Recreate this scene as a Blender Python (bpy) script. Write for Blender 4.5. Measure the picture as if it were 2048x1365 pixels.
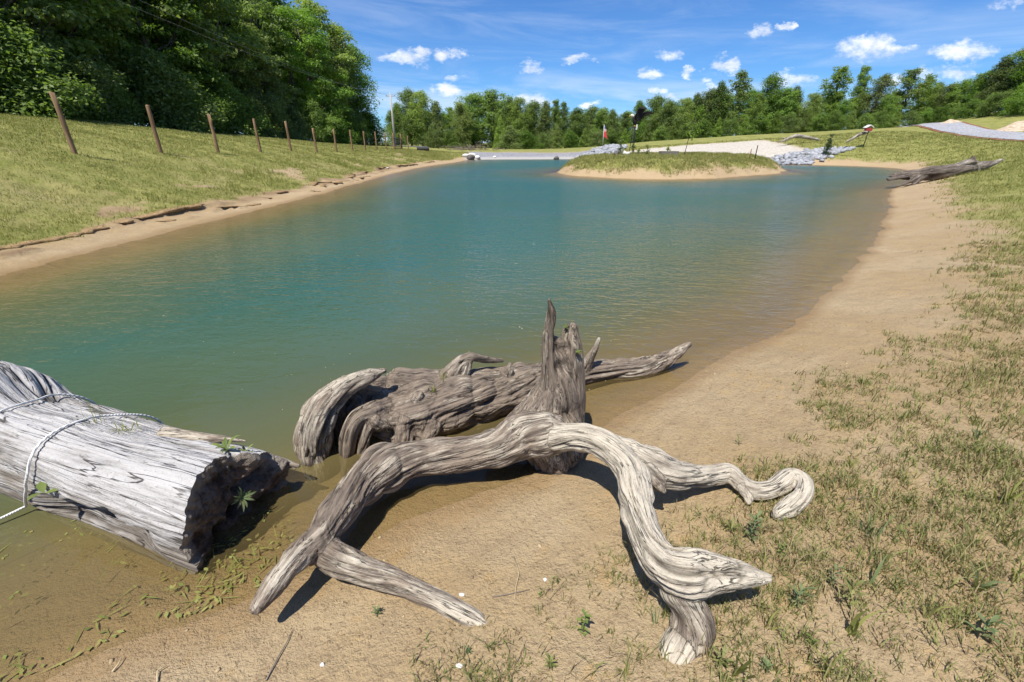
import bpy, bmesh, math, random
import numpy as np
from mathutils import Vector

for o in list(bpy.data.objects):
    bpy.data.objects.remove(o, do_unlink=True)
scene = bpy.context.scene
COL = scene.collection

# ------------------------------------------------------------------ camera
EYE = 1.9                       # metres above the pond
PITCH = math.radians(24.24)
FOC = 881.8                     # focal length in photograph pixels
cam_d = bpy.data.cameras.new('camera')
cam_d.sensor_width = 36.0
cam_d.lens = 15.5
cam_d.clip_start = 0.05
cam_d.clip_end = 3000.0
cam = bpy.data.objects.new('camera', cam_d)
cam.location = (0, 0, EYE)
cam.rotation_euler = (math.radians(90) - PITCH, 0, 0)
COL.objects.link(cam)
scene.camera = cam

# ------------------------------------------------------------------ sun, sky, exposure
SUN_ELEV = math.radians(63)
SUN_TRAVEL = (0.45, 0.893)       # horizontal direction the light travels in
to_sun = Vector((-SUN_TRAVEL[0]*math.cos(SUN_ELEV), -SUN_TRAVEL[1]*math.cos(SUN_ELEV), math.sin(SUN_ELEV))).normalized()
sun_d = bpy.data.lights.new('sun', 'SUN')
sun_d.energy = 4.4
sun_d.angle = math.radians(0.55)
sun_d.color = (1.0, 0.95, 0.87)
sun = bpy.data.objects.new('sun', sun_d)
sun.rotation_euler = to_sun.to_track_quat('Z', 'Y').to_euler()
sun.location = (-20, -20, 60)
COL.objects.link(sun)

scene.view_settings.view_transform = 'Standard'
scene.view_settings.look = 'None'
scene.view_settings.exposure = 0.62
scene.view_settings.gamma = 1.0
scene.view_settings.use_curve_mapping = False
scene.render.engine = 'CYCLES'
cy = scene.cycles
cy.use_denoising = True
cy.use_adaptive_sampling = True
cy.adaptive_threshold = 0.02
cy.max_bounces = 8
cy.diffuse_bounces = 3
cy.glossy_bounces = 3
cy.transmission_bounces = 3
cy.transparent_max_bounces = 8
cy.caustics_reflective = False
cy.caustics_refractive = False


class NT:
    """small helper to write node trees"""
    def __init__(self, tree):
        self.t = tree
        self.n = tree.nodes
        self.l = tree.links

    def new(self, typ, **kw):
        nd = self.n.new(typ)
        for k, v in kw.items():
            setattr(nd, k, v)
        return nd

    def put(self, sock, v):
        if v is None:
            return
        if isinstance(v, bpy.types.NodeSocket):
            self.l.new(v, sock)
        else:
            if sock.type == 'RGBA' and len(v) == 3:
                v = (*v, 1.0)
            sock.default_value = v

    def math(self, op, a, b=None, c=None, clamp=False):
        nd = self.new('ShaderNodeMath', operation=op)
        nd.use_clamp = clamp
        self.put(nd.inputs[0], a)
        self.put(nd.inputs[1], b)
        self.put(nd.inputs[2], c)
        return nd.outputs[0]

    def vmath(self, op, a, b=None, out=0):
        nd = self.new('ShaderNodeVectorMath', operation=op)
        self.put(nd.inputs[0], a)
        self.put(nd.inputs[1], b)
        return nd.outputs[out]

    def mix(self, f, a, b, blend='MIX'):
        nd = self.new('ShaderNodeMix', data_type='RGBA', blend_type=blend)
        self.put(nd.inputs['Factor'], f)
        self.put(nd.inputs[6], a)
        self.put(nd.inputs[7], b)
        return nd.outputs[2]

    def noise(self, vec, scale, detail=3.0, rough=0.55, dist=0.0, out='Fac'):
        nd = self.new('ShaderNodeTexNoise')
        self.put(nd.inputs['Vector'], vec)
        nd.inputs['Scale'].default_value = scale
        nd.inputs['Detail'].default_value = detail
        nd.inputs['Roughness'].default_value = rough
        nd.inputs['Distortion'].default_value = dist
        return nd.outputs[out]

    def step(self, v, a, b, lo=0.0, hi=1.0):
        nd = self.new('ShaderNodeMapRange', interpolation_type='SMOOTHSTEP')
        self.put(nd.inputs[0], v)
        nd.inputs[1].default_value = a
        nd.inputs[2].default_value = b
        nd.inputs[3].default_value = lo
        nd.inputs[4].default_value = hi
        return nd.outputs[0]

    def comb(self, x, y, z):
        nd = self.new('ShaderNodeCombineXYZ')
        self.put(nd.inputs[0], x)
        self.put(nd.inputs[1], y)
        self.put(nd.inputs[2], z)
        return nd.outputs[0]

    def sep(self, v):
        nd = self.new('ShaderNodeSeparateXYZ')
        self.put(nd.inputs[0], v)
        return nd.outputs

    def attr(self, name, out='Fac'):
        nd = self.new('ShaderNodeAttribute', attribute_name=name)
        return nd.outputs[out]

    def bump(self, h, strength, dist, normal=None):
        nd = self.new('ShaderNodeBump')
        self.put(nd.inputs['Height'], h)
        nd.inputs['Strength'].default_value = strength
        nd.inputs['Distance'].default_value = dist
        if normal is not None:
            self.put(nd.inputs['Normal'], normal)
        return nd.outputs[0]


def ray(px, py):
    x = (px - 1024) / FOC
    y = (682.5 - py) / FOC
    return x, math.cos(PITCH) + y*math.sin(PITCH), y*math.cos(PITCH) - math.sin(PITCH)


def at(px, py, z):
    """ground position, in metres, of something seen in the photograph at height z"""
    x, f, u = ray(px, py)
    t = (z - EYE) / u
    return Vector((x*t, f*t, z))


def aty(px, py, Y):
    """the same for something known to stand Y metres ahead"""
    x, f, u = ray(px, py)
    t = Y / f
    return Vector((x*t, Y, EYE + u*t))


world = bpy.data.worlds.new('World')
scene.world = world
world.use_nodes = True
W = NT(world.node_tree)
W.n.clear()
sky = W.new('ShaderNodeTexSky', sky_type='NISHITA')
sky.sun_disc = False
sky.sun_elevation = SUN_ELEV
sky.sun_rotation = math.atan2(to_sun.x, to_sun.y)
sky.altitude = 900
sky.air_density = 1.0
sky.dust_density = 0.25
sky.ozone_density = 3.0
tc = W.new('ShaderNodeTexCoord')
dirv = tc.outputs['Generated']
dx, dy, dz = W.sep(dirv)
front = W.step(dy, 0.08, 0.2)
ysafe = W.math('MAXIMUM', dy, 0.08)
su = W.math('DIVIDE', dx, ysafe)
sv = W.math('DIVIDE', dz, ysafe)
# deepen the blue evenly over the whole sky
skyc = W.mix(1.0, sky.outputs[0], (0.40, 0.675, 1.0), 'MULTIPLY')
# ragged edges: shift the lookup by noise
nvec = W.comb(W.math('MULTIPLY', su, 1.0), W.math('MULTIPLY', sv, 1.8), 0.0)
n1 = W.noise(nvec, 13.0, 5.0, 0.65, out='Color')
n1x, n1y, n1z = W.sep(n1)
uu = W.math('ADD', su, W.math('MULTIPLY', W.math('SUBTRACT', n1x, 0.5), 0.12))
vv = W.math('ADD', sv, W.math('MULTIPLY', W.math('SUBTRACT', n1y, 0.5), 0.06))
clouds_px = [  # seen at (px, py), half width, half height, strength
    (800, 117, 52, 13, .8), (838, 106, 26, 12, .9), (903, 105, 34, 14, 1.), (893, 178, 34, 14, 1.), (912, 156, 26, 8, .5),
    (1155, 115, 26, 8, .7), (1060, 134, 18, 9, .6), (1062, 200, 40, 14, .9), (1187, 208, 26, 10, .8),
    (1452, 133, 32, 17, 1.), (1382, 146, 19, 13, .9), (1298, 148, 30, 14, .9), (1336, 114, 26, 11, .5), (1316, 183, 16, 7, .8),
    (1352, 190, 24, 9, .7), (1585, 158, 42, 15, .7), (1434, 170, 20, 9, .8),
    (1730, 96, 62, 24, .95), (1790, 100, 40, 14, .8), (1925, 103, 72, 22, 1.), (1525, 62, 24, 14, .7), (1576, 54, 18, 9, .9),
    (1910, 143, 40, 14, .6), (1850, 150, 30, 14, .5), (2010, 8, 40, 10, .4), (1775, 160, 30, 14, .7)]
cm = None
pvec = W.comb(uu, vv, 0.0)
for (px, py, hw, hh, st) in clouds_px:
    x, f, u = ray(px, py)
    a = FOC / hw / .86
    b = FOC / hh / .80
    nd = W.new('ShaderNodeVectorMath', operation='MULTIPLY_ADD')
    W.put(nd.inputs[0], pvec)
    nd.inputs[1].default_value = (a, b, 0)
    nd.inputs[2].default_value = (-a*x/f, -b*u/f, 0)
    r2 = W.vmath('DOT_PRODUCT', nd.outputs[0], nd.outputs[0], out='Value')
    val = W.math('MULTIPLY_ADD', r2, -st, 1.25*st)
    cm = val if cm is None else W.math('MAXIMUM', cm, val)
billow = W.noise(nvec, 38.0, 4.0, 0.65)
cm = W.math('ADD', cm, W.math('MULTIPLY', W.math('SUBTRACT', billow, 0.5), 2.2))
cm = W.math('MULTIPLY', W.step(cm, 0.0, 1.5), front)
# the same kind of scattered cumulus over the rest of the sky
nb = W.noise(dirv, 5.0, 6.0, 0.6)
cb = W.math('MULTIPLY', W.step(nb, 0.60, 0.74), W.math('SUBTRACT', 1.0, front))
# thin high veil
wv = W.comb(W.math('ADD', W.math('MULTIPLY', dx, 2.0), W.math('MULTIPLY', dz, 5.0)), W.math('MULTIPLY', dy, 2.0), W.math('MULTIPLY', dz, 13.0))
veil = W.step(W.noise(wv, 1.6, 6.0, 0.62, 0.6), 0.40, 0.72, 0.0, 0.75)
low = W.step(dz, 0.0, 0.16, 1.0, 0.25)
veil = W.math('MULTIPLY', veil, low)
c1 = W.mix(veil, skyc, (6.6, 7.2, 8.0))
cloudc = W.mix(W.step(n1z, .35, .65), (6.2, 6.6, 7.3), (8.9, 9.0, 9.3))
c2 = W.mix(W.math('MULTIPLY', W.math('MAXIMUM', cm, cb), 0.94), c1, cloudc)
bg = W.new('ShaderNodeBackground')
W.put(bg.inputs['Color'], c2)
bg.inputs['Strength'].default_value = 0.092
wo = W.new('ShaderNodeOutputWorld')
W.l.new(bg.outputs[0], wo.inputs['Surface'])

# ------------------------------------------------------------------ helpers
def hash3(ix, iy, iz, seed):
    h = (ix.astype(np.int64)*374761393 + iy.astype(np.int64)*668265263 + iz.astype(np.int64)*2147483647 + seed*1274126177) & 0xFFFFFFFF
    h = ((h ^ (h >> 13)) * 1274126177) & 0xFFFFFFFF
    h = ((h ^ (h >> 16)) * 2246822519) & 0xFFFFFFFF
    h = h ^ (h >> 15)
    return (h & 0xFFFFFF).astype(np.float64) / float(0xFFFFFF)


def vnoise(p, seed=0):
    """smooth value noise, about -1..1; p is (N,3)"""
    i = np.floor(p)
    f = p - i
    f = f*f*f*(f*(f*6-15)+10)
    ix, iy, iz = i[:, 0], i[:, 1], i[:, 2]
    r = 0
    for a in (0, 1):
        wa = f[:, 0] if a else 1-f[:, 0]
        for b in (0, 1):
            wb = f[:, 1] if b else 1-f[:, 1]
            for c in (0, 1):
                wc = f[:, 2] if c else 1-f[:, 2]
                r = r + wa*wb*wc*hash3(ix+a, iy+b, iz+c, seed)
    return r*2-1


def fbm(p, seed=0, octv=3, gain=0.5):
    r = 0
    a = 1.0
    tot = 0
    for k in range(octv):
        r = r + a*vnoise(p*(2.03**k) + 17.3*k, seed+k)
        tot += a
        a *= gain
    return r/tot


def fbm2(x, y, scale, seed=0, octv=3, gain=0.5):
    p = np.stack([np.asarray(x, float)*scale, np.asarray(y, float)*scale, np.zeros(np.size(x))+seed*3.7], axis=1)
    return fbm(p, seed, octv, gain)


def sstep(x, a, b):
    t = np.clip((x-a)/(b-a), 0, 1)
    return t*t*(3-2*t)


def mesh_np(name, verts, faces, mat=None, smooth=False):
    """mesh from arrays; faces is (M,3) or (M,4)"""
    me = bpy.data.meshes.new(name)
    verts = np.ascontiguousarray(verts, dtype=np.float32)
    faces = np.ascontiguousarray(faces, dtype=np.int32)
    k = faces.shape[1]
    me.vertices.add(len(verts))
    me.vertices.foreach_set('co', verts.ravel())
    me.loops.add(faces.size)
    me.loops.foreach_set('vertex_index', faces.ravel())
    me.polygons.add(len(faces))
    me.polygons.foreach_set('loop_start', np.arange(0, faces.size, k, dtype=np.int32))
    me.polygons.foreach_set('loop_total', np.full(len(faces), k, dtype=np.int32))
    if smooth:
        me.polygons.foreach_set('use_smooth', np.ones(len(faces), dtype=bool))
    me.update(calc_edges=True)
    me.validate()
    if mat:
        me.materials.append(mat)
    return me


def col_attr(me, name, arr):
    a = me.attributes.new(name, 'FLOAT_COLOR', 'POINT')
    arr = np.asarray(arr, dtype=np.float32)
    if arr.shape[1] == 3:
        arr = np.concatenate([arr, np.ones((len(arr), 1), np.float32)], axis=1)
    a.data.foreach_set('color', np.ascontiguousarray(arr).ravel())


def float_attr(me, name, arr):
    a = me.attributes.new(name, 'FLOAT', 'POINT')
    a.data.foreach_set('value', np.ascontiguousarray(arr, dtype=np.float32))


def link(name, me, parent=None, loc=None):
    o = bpy.data.objects.new(name, me)
    COL.objects.link(o)
    if parent is not None:
        o.parent = parent
    if loc is not None:
        o.location = loc
    return o


def tag(o, label=None, cat=None, group=None, kind=None):
    if label:
        o['label'] = label
    if cat:
        o['category'] = cat
    if group:
        o['group'] = group
    if kind:
        o['kind'] = kind
    return o


def thing(name, label, cat, loc=(0, 0, 0), rz=0.0, group=None):
    o = bpy.data.objects.new(name, None)
    COL.objects.link(o)
    o.location = loc
    o.rotation_euler = (0, 0, rz)
    o.empty_display_size = 0.1
    return tag(o, label, cat, group)


def new_mat(name):
    m = bpy.data.materials.new(name)
    m.use_nodes = True
    g = NT(m.node_tree)
    g.n.clear()
    out = g.new('ShaderNodeOutputMaterial')
    return m, g, out


def principled(g, out, color, rough=0.8, normal=None, spec=0.3, metal=0.0):
    b = g.new('ShaderNodeBsdfPrincipled')
    g.put(b.inputs['Base Color'], color)
    g.put(b.inputs['Roughness'], rough)
    b.inputs['Specular IOR Level'].default_value = spec
    b.inputs['Metallic'].default_value = metal
    if normal is not None:
        g.put(b.inputs['Normal'], normal)
    g.l.new(b.outputs[0], out.inputs['Surface'])
    return b


# ------------------------------------------------------------------ lie of the land
def smooth_poly(pts, n=6):
    pts = np.array(pts, float)
    out = []
    N = len(pts)
    for i in range(N):
        p0, p1, p2, p3 = pts[(i-1) % N], pts[i], pts[(i+1) % N], pts[(i+2) % N]
        d1 = max(np.linalg.norm(p1-p0), 1e-6)**.5
        d2 = max(np.linalg.norm(p2-p1), 1e-6)**.5
        d3 = max(np.linalg.norm(p3-p2), 1e-6)**.5
        for k in range(n):
            t = d1 + d2*k/n
            T0, T1, T2, T3 = 0, d1, d1+d2, d1+d2+d3
            A1 = (T1-t)/(T1-T0)*p0 + (t-T0)/(T1-T0)*p1
            A2 = (T2-t)/(T2-T1)*p1 + (t-T1)/(T2-T1)*p2
            A3 = (T3-t)/(T3-T2)*p2 + (t-T2)/(T3-T2)*p3
            B1 = (T2-t)/(T2-T0)*A1 + (t-T0)/(T2-T0)*A2
            B2 = (T3-t)/(T3-T1)*A2 + (t-T1)/(T3-T1)*A3
            out.append((T2-t)/(T2-T1)*B1 + (t-T1)/(T2-T1)*B2)
    return np.array(out)


POND = smooth_poly([
    (-5.5, -3.0), (-3.2, -0.6), (-2.05, 0.75), (-1.69, 1.13), (-1.36, 1.26), (-1.02, 1.46), (-0.84, 1.59), (-0.62, 1.80),
    (-0.36, 1.94), (-0.07, 2.08), (0.16, 2.20), (0.42, 2.42), (0.62, 2.66), (1.08, 3.06), (1.70, 3.53), (2.29, 4.01), (2.98, 4.52),
    (3.89, 5.35), (5.25, 6.76), (6.91, 8.54), (9.32, 11.39), (13.75, 16.74), (17.25, 20.92), (22.5, 26.0), (28.2, 33.0),
    (31.0, 38.5), (30.5, 41.5), (28.65, 43.4), (25.0, 44.4), (20.0, 46.5), (14.0, 51.0), (10.0, 56.0), (7.4, 60.0), (3.5, 59.6),
    (-1.5, 59.2), (-5.1, 57.5), (-5.6, 51.4), (-7.4, 40.7), (-7.9, 30.4), (-7.8, 22.4), (-7.7, 16.7), (-7.85, 13.6), (-7.9, 11.4),
    (-8.0, 9.1), (-8.05, 6.8), (-8.1, 3.0), (-8.0, -1.0)])
ISLAND = smooth_poly([(3.08, 33.0), (3.95, 29.6), (6.5, 27.1), (9.1, 26.4), (12.4, 27.4), (16.3, 30.4), (20.6, 35.6), (20.2, 38.2),
                      (15.5, 38.6), (10.0, 38.4), (5.5, 36.8)])


def sdist(poly, x, y):
    """distance to a closed outline, negative inside"""
    best = np.full(x.shape, 1e9)
    inside = np.zeros(x.shape, bool)
    N = len(poly)
    for i in range(N):
        ax, ay = poly[i]
        bx, by = poly[(i+1) % N]
        ex, ey = bx-ax, by-ay
        L = ex*ex+ey*ey+1e-12
        t = np.clip(((x-ax)*ex+(y-ay)*ey)/L, 0, 1)
        best = np.minimum(best, (x-ax-t*ex)**2+(y-ay-t*ey)**2)
        if ay != by:
            c = ((ay > y) != (by > y)) & (x < (bx-ax)*(y-ay)/(by-ay)+ax)
            inside ^= c
    d = np.sqrt(best)
    return np.where(inside, -d, d)


CTRL = np.array([
    (-13.6, 8, 1.85), (-13.6, 14.7, 1.74), (-13.7, 18.7, 1.64), (-13.6, 25, 1.53), (-13.6, 30, 1.44), (-13.6, 41, 1.33), (-13.6, 52, 1.22), (-13.6, 62, 1.12),
    (-9.8, 4, .40), (-9.8, 10, .40), (-9.8, 18, .42), (-9.8, 28, .45), (-9.6, 40, .5), (-7.6, 52, .55),
    (-11.5, 8, .95), (-11.5, 18, .95), (-11.5, 30, .9),
    (-25, 0, 4.2), (-25, 12, 3.75), (-25, 24, 3.15), (-25, 34, 2.75), (-25, 46, 2.35), (-25, 65, 1.85), (-25, 86, 1.5), (-40, 20, 4.6), (-40, 50, 3.0), (-40, 90, 2.0), (-60, 40, 5.0),
    (-15, 80, 1.05), (-5, 63, .95), (1, 64, .95), (7, 64, 1.0), (0, 85, .9), (0, 120, .8), (12, 80, 1.0), (-30, 120, 1.4), (30, 130, 1.2),
    (11, 60, 1.3), (14, 54, 1.05), (20, 50, 1.15), (27, 48, 1.15), (33, 47, 1.35), (20.5, 72, 2.05), (27, 71, 2.45), (34, 70, 2.9), (47, 68, 3.5), (59, 70, 4.1),
    (25, 95, 1.2), (45, 95, 2.2), (60, 95, 3.6), (75, 85, 4.8), (34, 40, 1.3), (36, 52, 2.1), (33, 36, 1.2),
    (38, 36, 1.9), (43, 41, 2.35), (52, 48, 3.1), (58, 50, 3.9), (70, 60, 7.5), (90, 60, 9.0),
    (0, 0, .34), (-1, 0.2, .28), (2, 0.5, .44), (4, 2, .56), (6, 5, .58), (10, 8, .75), (16, 12, 1.05), (21, 20, 1.05), (26, 25, 1.05), (30, 30, 1.1),
    (20, 0, 1.6), (40, 20, 2.2), (0, -15, .9), (20, -20, 2.0), (-20, -20, 3.6), (1.5, 2.2, .36), (2.6, 2.6, .44)])


def _tps_fit():
    n = len(CTRL)
    d = np.sqrt(((CTRL[:, None, :2]-CTRL[None, :, :2])**2).sum(-1)+1.5**2)
    A = np.zeros((n+3, n+3))
    A[:n, :n] = d
    A[:n, n] = 1
    A[:n, n+1:] = CTRL[:, :2]
    A[n:, :n] = A[:n, n:].T
    b = np.zeros(n+3)
    b[:n] = CTRL[:, 2]
    return np.linalg.solve(A, b)


TPSW = _tps_fit()


def upland(x, y):
    n = len(CTRL)
    r = TPSW[n] + TPSW[n+1]*x + TPSW[n+2]*y
    for k in range(n):
        r = r + TPSW[k]*np.sqrt((x-CTRL[k, 0])**2+(y-CTRL[k, 1])**2+1.5**2)
    far = sstep(np.hypot(x-5, y-40), 75, 130)
    return np.clip(r, 0.25, 9.0)*(1-far) + far*1.2


def lip_line(x, y):
    x = np.asarray(x, float)
    return 1.15 + .07*fbm2(x*0+5, y, 3.1, 35, 2) + .30*fbm2(x*0+3, y, .6, 31, 3) + .35*fbm2(x*0, y, .17, 33, 2), 0


def terr(x, y):
    """height, distance from the pond's edge (land +), distance inside the island (+)"""
    x = np.atleast_1d(np.asarray(x, float))
    y = np.atleast_1d(np.asarray(y, float))
    rng = np.hypot(x, y)
    wob = 0.035*fbm2(x, y, 2.2, 3, 3) * np.clip(rng/2.5, .35, 4) + 0.25*fbm2(x, y, .35, 9, 2)*np.clip((rng-6)/12, 0, 1)
    d = sdist(POND, x, y) + wob
    di = -sdist(ISLAND, x, y) + wob*1.6 + .45*fbm2(x, y, .7, 12, 3)
    up = upland(x, y)
    near = np.clip(1-rng/7, 0, 1)
    lump = fbm2(x, y, .5, 21, 3)*.045*np.clip((rng-5)/10, 0, 1) + fbm2(x, y, 1.7, 5, 3)*.030*np.clip(d, 0, 1) \
        + (fbm2(x, y, 7, 6, 3)*.013 + fbm2(x, y, 18, 8, 2)*.007)*near*np.clip(np.abs(d)*6, 0, 1)
    w = 1.5 + 1.2*np.clip((rng-4)/10, 0, 1)
    dl = np.maximum(d, 0)
    z = (up+lump)*(1-np.exp(-(dl/w)**1.15))
    # washed-out lip along the left bank
    lipd, left = lip_line(x, y)
    left = sstep(-x, 6.5, 7.5)*sstep(y, 2, 4)*(1-sstep(y, 44, 54))
    lipa = .09*sstep(fbm2(x*0, y, .45, 37, 2), -.35, .25)
    z = z + left*(lipa*sstep(d, lipd-.012, lipd+.012) - .05*np.exp(-((d-lipd+.25)/.35)**2)*lipa/.09*.25)
    lip2 = lipd - .55 + .2*fbm2(x*0+8, y, 1.1, 39, 2)
    z = z + left*.07*sstep(fbm2(x*0, y, .8, 41, 2), 0, .3)*(sstep(d, lip2-.012, lip2+.012)-sstep(d, lip2+.1, lipd))
    isl = (1.12+.16*fbm2(x, y, .8, 44, 3))*(1-np.exp(-(np.maximum(di, 0)/1.25)**1.25))
    dw = np.maximum(np.minimum(-d, -di), 0)
    dep = -2.0*(1-np.exp(-(dw/5.2)**1.35))*(1+.12*fbm2(x, y, 1.2, 50, 2)) - .004
    z = np.where(d > 0, z, np.where(di > 0, isl, dep))
    # low sandy bar just off the island's left end
    return z, d, di


def axis(breaks):
    """coordinates with a spacing that changes from break to break: [(coord, spacing), ...]"""
    out = [breaks[0][0]]
    for (a, sa), (b, sb) in zip(breaks[:-1], breaks[1:]):
        x = a
        while True:
            t = (x-a)/(b-a)
            s = sa+(sb-sa)*t
            x += s
            if x >= b-s*.4:
                out.append(b)
                break
            out.append(x)
    return np.array(out)


GX = axis([(-420, 30), (-80, 5), (-30, .8), (-12, .25), (-10.6, .07), (-8.4, .05), (-7.6, .15), (-4, .07), (-2.2, .026), (2.4, .026), (4.5, .07), (10, .2), (35, .7), (80, 4), (420, 30)])
GY = axis([(-60, 8), (-6, .8), (0.3, .06), (0.8, .026), (3.4, .026), (5, .06), (12, .13), (30, .35), (70, .8), (130, 6), (700, 60)])
gx, gy = np.meshgrid(GX, GY)
NX, NY = len(GX), len(GY)
gxf, gyf = gx.ravel(), gy.ravel()
gz, gd, gdi = terr(gxf, gyf)


def hgt(x, y):
    """height of the ground sheet at one spot"""
    i = int(np.clip(np.searchsorted(GX, x)-1, 0, NX-2))
    j = int(np.clip(np.searchsorted(GY, y)-1, 0, NY-2))
    u = (x-GX[i])/(GX[i+1]-GX[i])
    v = (y-GY[j])/(GY[j+1]-GY[j])
    Z = gz.reshape(NY, NX)
    return float(Z[j, i]*(1-u)*(1-v)+Z[j, i+1]*u*(1-v)+Z[j+1, i]*(1-u)*v+Z[j+1, i+1]*u*v)


def seg_dist(x, y, pts):
    best = np.full(np.shape(x), 1e9)
    for (ax, ay), (bx, by) in zip(pts[:-1], pts[1:]):
        ex, ey = bx-ax, by-ay
        t = np.clip(((x-ax)*ex+(y-ay)*ey)/(ex*ex+ey*ey), 0, 1)
        best = np.minimum(best, np.hypot(x-ax-t*ex, y-ay-t*ey))
    return best


# what covers the ground where: grass, pale crushed stone, grey gravel, wetness
def cover(x, y, z, d, di):
    rng = np.hypot(x, y)
    n1 = fbm2(x, y, .55, 61, 4)
    n2 = fbm2(x, y, 1.9, 63, 3)
    side = sstep(x, -3, 1)                      # 0 on the left bank, 1 on the right
    g_left = sstep(d + .35*n1 + .25*n2, 1.25, 1.75)*(0.75+.25*sstep(n1+.5*n2+.10*(d-3), -.35, .1))
    bald = sstep(fbm2(x, y*.45, 1.1, 67, 3)+.35*n2, .22, .5)*sstep(-x, 9.4, 9.9)*(1-sstep(-x, 11.6, 12.4))
    g_left = g_left*(1-.7*bald)
    fw = sstep(rng, 18, 34)
    g_right = sstep(d + .9*n1 + .35*n2, .9-.1*fw, 2.9-1.0*fw)*(.42+.58*sstep(rng+3*n1, 4, 13))
    g = g_left*(1-side)+g_right*side
    g = np.maximum(g, sstep(y, 45, 52)*sstep(d, .8, 1.6)*.95)
    g_is = sstep(di+.35*n1+.3*n2, .35, 1.1)*(.55+.45*sstep(n1, -.3, .3))
    g = np.where(di > 0, g_is, g)
    g = np.where((d < 0) & (di < 0), 0, g)
    # dam face: grey gravel
    grav = sstep(x+.8*n1, -6.2, -5.2)*(1-sstep(x, 11, 12.5))*sstep(y, 55.5, 57)*(1-sstep(y+.5*n1, 62.6, 63.4))
    # crushed white stone behind the island
    wx = 9.5+(y-60)*-.2
    white = sstep(x+.6*n1, 11.2-.45*(y-50)*.3, 12.4-.45*(y-50)*.3)*(1-sstep(x+.5*n1, 29.5, 31))*sstep(d, .25, .6)*(1-sstep(y+.8*n1-.12*(x-20), 57.0, 58.2))*sstep(y, 43, 45)*sstep(y-.0*x, 40, 42)
    white = np.where(x > 24, white*sstep(y+.5*n1, 46.3, 47.2), white)
    g = g*(1-grav)*(1-white)
    return g, white, grav


gg, gwh, ggr = cover(gxf, gyf, gz, gd, gdi)
quad = np.arange(NX*NY).reshape(NY, NX)
faces = np.stack([quad[:-1, :-1], quad[:-1, 1:], quad[1:, 1:], quad[1:, :-1]], -1).reshape(-1, 4)

# ------------------------------------------------------------------ ground material
gm, g, out = new_mat('ground')
geo = g.new('ShaderNodeNewGeometry')
pos = geo.outputs['Position']
px_, py_, pz_ = g.sep(pos)
cv = g.attr('cover', 'Color')
cr, cgn, cbl = g.sep(cv)
nA = g.noise(pos, 0.8, 3, 0.6)
nB = g.noise(pos, 6.0, 4, 0.62)
nC = g.noise(pos, 45.0, 3, 0.6)
nD = g.noise(pos, 170.0, 2, 0.6)
soil = g.mix(g.step(nA, .35, .7), (.365, .262, .138), (.405, .312, .188))
soil = g.mix(g.step(nB, .42, .72, 0, .65), soil, (.32, .235, .138))
soil = g.mix(g.step(nB, .30, .42, .5, 0), soil, (.42, .275, .115))
soil = g.mix(g.step(nC, .52, .70, 0, .75), soil, (.225, .158, .09))
soil = g.mix(g.step(nD, .60, .74, 0, .6), soil, (.20, .14, .085))
soil = g.mix(g.step(nD, .28, .38, .55, 0), soil, (.50, .40, .27))
# far banks show paler clay, in flat patches
soil = g.mix(g.step(py_, 5.0, 25.0, 0, .55), soil, (.41, .30, .18))
wet = g.step(g.math('ADD', pz_, g.math('MULTIPLY', g.math('SUBTRACT', nB, .5), .03)), 0.004, 0.035, 1, 0)
soil = g.mix(g.math('MULTIPLY', wet, .6), soil, (.235, .145, .06))
mudd = g.step(pz_, -0.05, -0.005, 1, 0)
soil = g.mix(g.math('MULTIPLY', mudd, .6), soil, (.20, .145, .065))
dampb = g.math('MULTIPLY', g.math('MULTIPLY', g.step(px_, -8.2, -8.6), g.step(pz_, .06, .14)), g.math('MULTIPLY', g.step(pz_, .28, .5, 1, 0), g.step(nA, .34, .6)))
soil = g.mix(g.math('MULTIPLY', dampb, .8), soil, (.21, .135, .072))
wl = g.math('SINE', g.math('ADD', g.math('MULTIPLY', pz_, 210.0), g.math('MULTIPLY', nA, 16.0)))
soil = g.mix(g.math('MULTIPLY', g.step(wl, .6, 1.0, 0, .18), g.step(py_, 2.0, 6.0, 1, .0)), soil, (.24, .17, .095))
gn1 = g.noise(pos, 1.3, 4, 0.65)
gn2 = g.noise(pos, 22.0, 3, 0.7)
grass = g.mix(g.step(gn1, .32, .68), (.185, .195, .045), (.300, .280, .090))
grass = g.mix(g.step(gn2, .45, .7, 0, .7), grass, (.13, .155, .036))
grass = g.mix(g.step(gn2, .25, .42, .5, 0), grass, (.33, .28, .14))
gf = g.math('MULTIPLY', cr, g.step(g.math('ADD', gn2, g.math('MULTIPLY', g.math('SUBTRACT', cr, .5), .9)), .28, .55))
c = g.mix(gf, soil, grass)
vor = g.new('ShaderNodeTexVoronoi')
g.put(vor.inputs['Vector'], pos)
vor.inputs['Scale'].default_value = 9.0
vc = g.sep(vor.outputs['Color'])[0]
whitec = g.mix(vc, (.38, .345, .295), (.58, .54, .47))
whitec = g.mix(g.step(nB, .45, .7, 0, .6), whitec, (.36, .29, .20))
grayc = g.mix(vc, (.17, .17, .185), (.30, .30, .32))
grayc = g.mix(g.step(pz_, .12, .34, .75, 0), grayc, (.40, .38, .35))
c = g.mix(cgn, c, whitec)
c = g.mix(cbl, c, grayc)
cvo = g.new('ShaderNodeTexVoronoi')
g.put(cvo.inputs['Vector'], pos)
cvo.inputs['Scale'].default_value = 75.0
clod = g.math('ADD', g.noise(pos, 40.0, 4, 0.72), g.math('MULTIPLY', cvo.outputs['Distance'], -.22))
bh = g.math('ADD', g.math('MULTIPLY', clod, 1.0), g.math('MULTIPLY', nD, .35))
nrm = g.bump(bh, .9, 0.02)
nrm2 = g.bump(gn1, .5, 0.15, nrm)
rough = g.math('SUBTRACT', .95, g.math('MULTIPLY', wet, .30))
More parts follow.
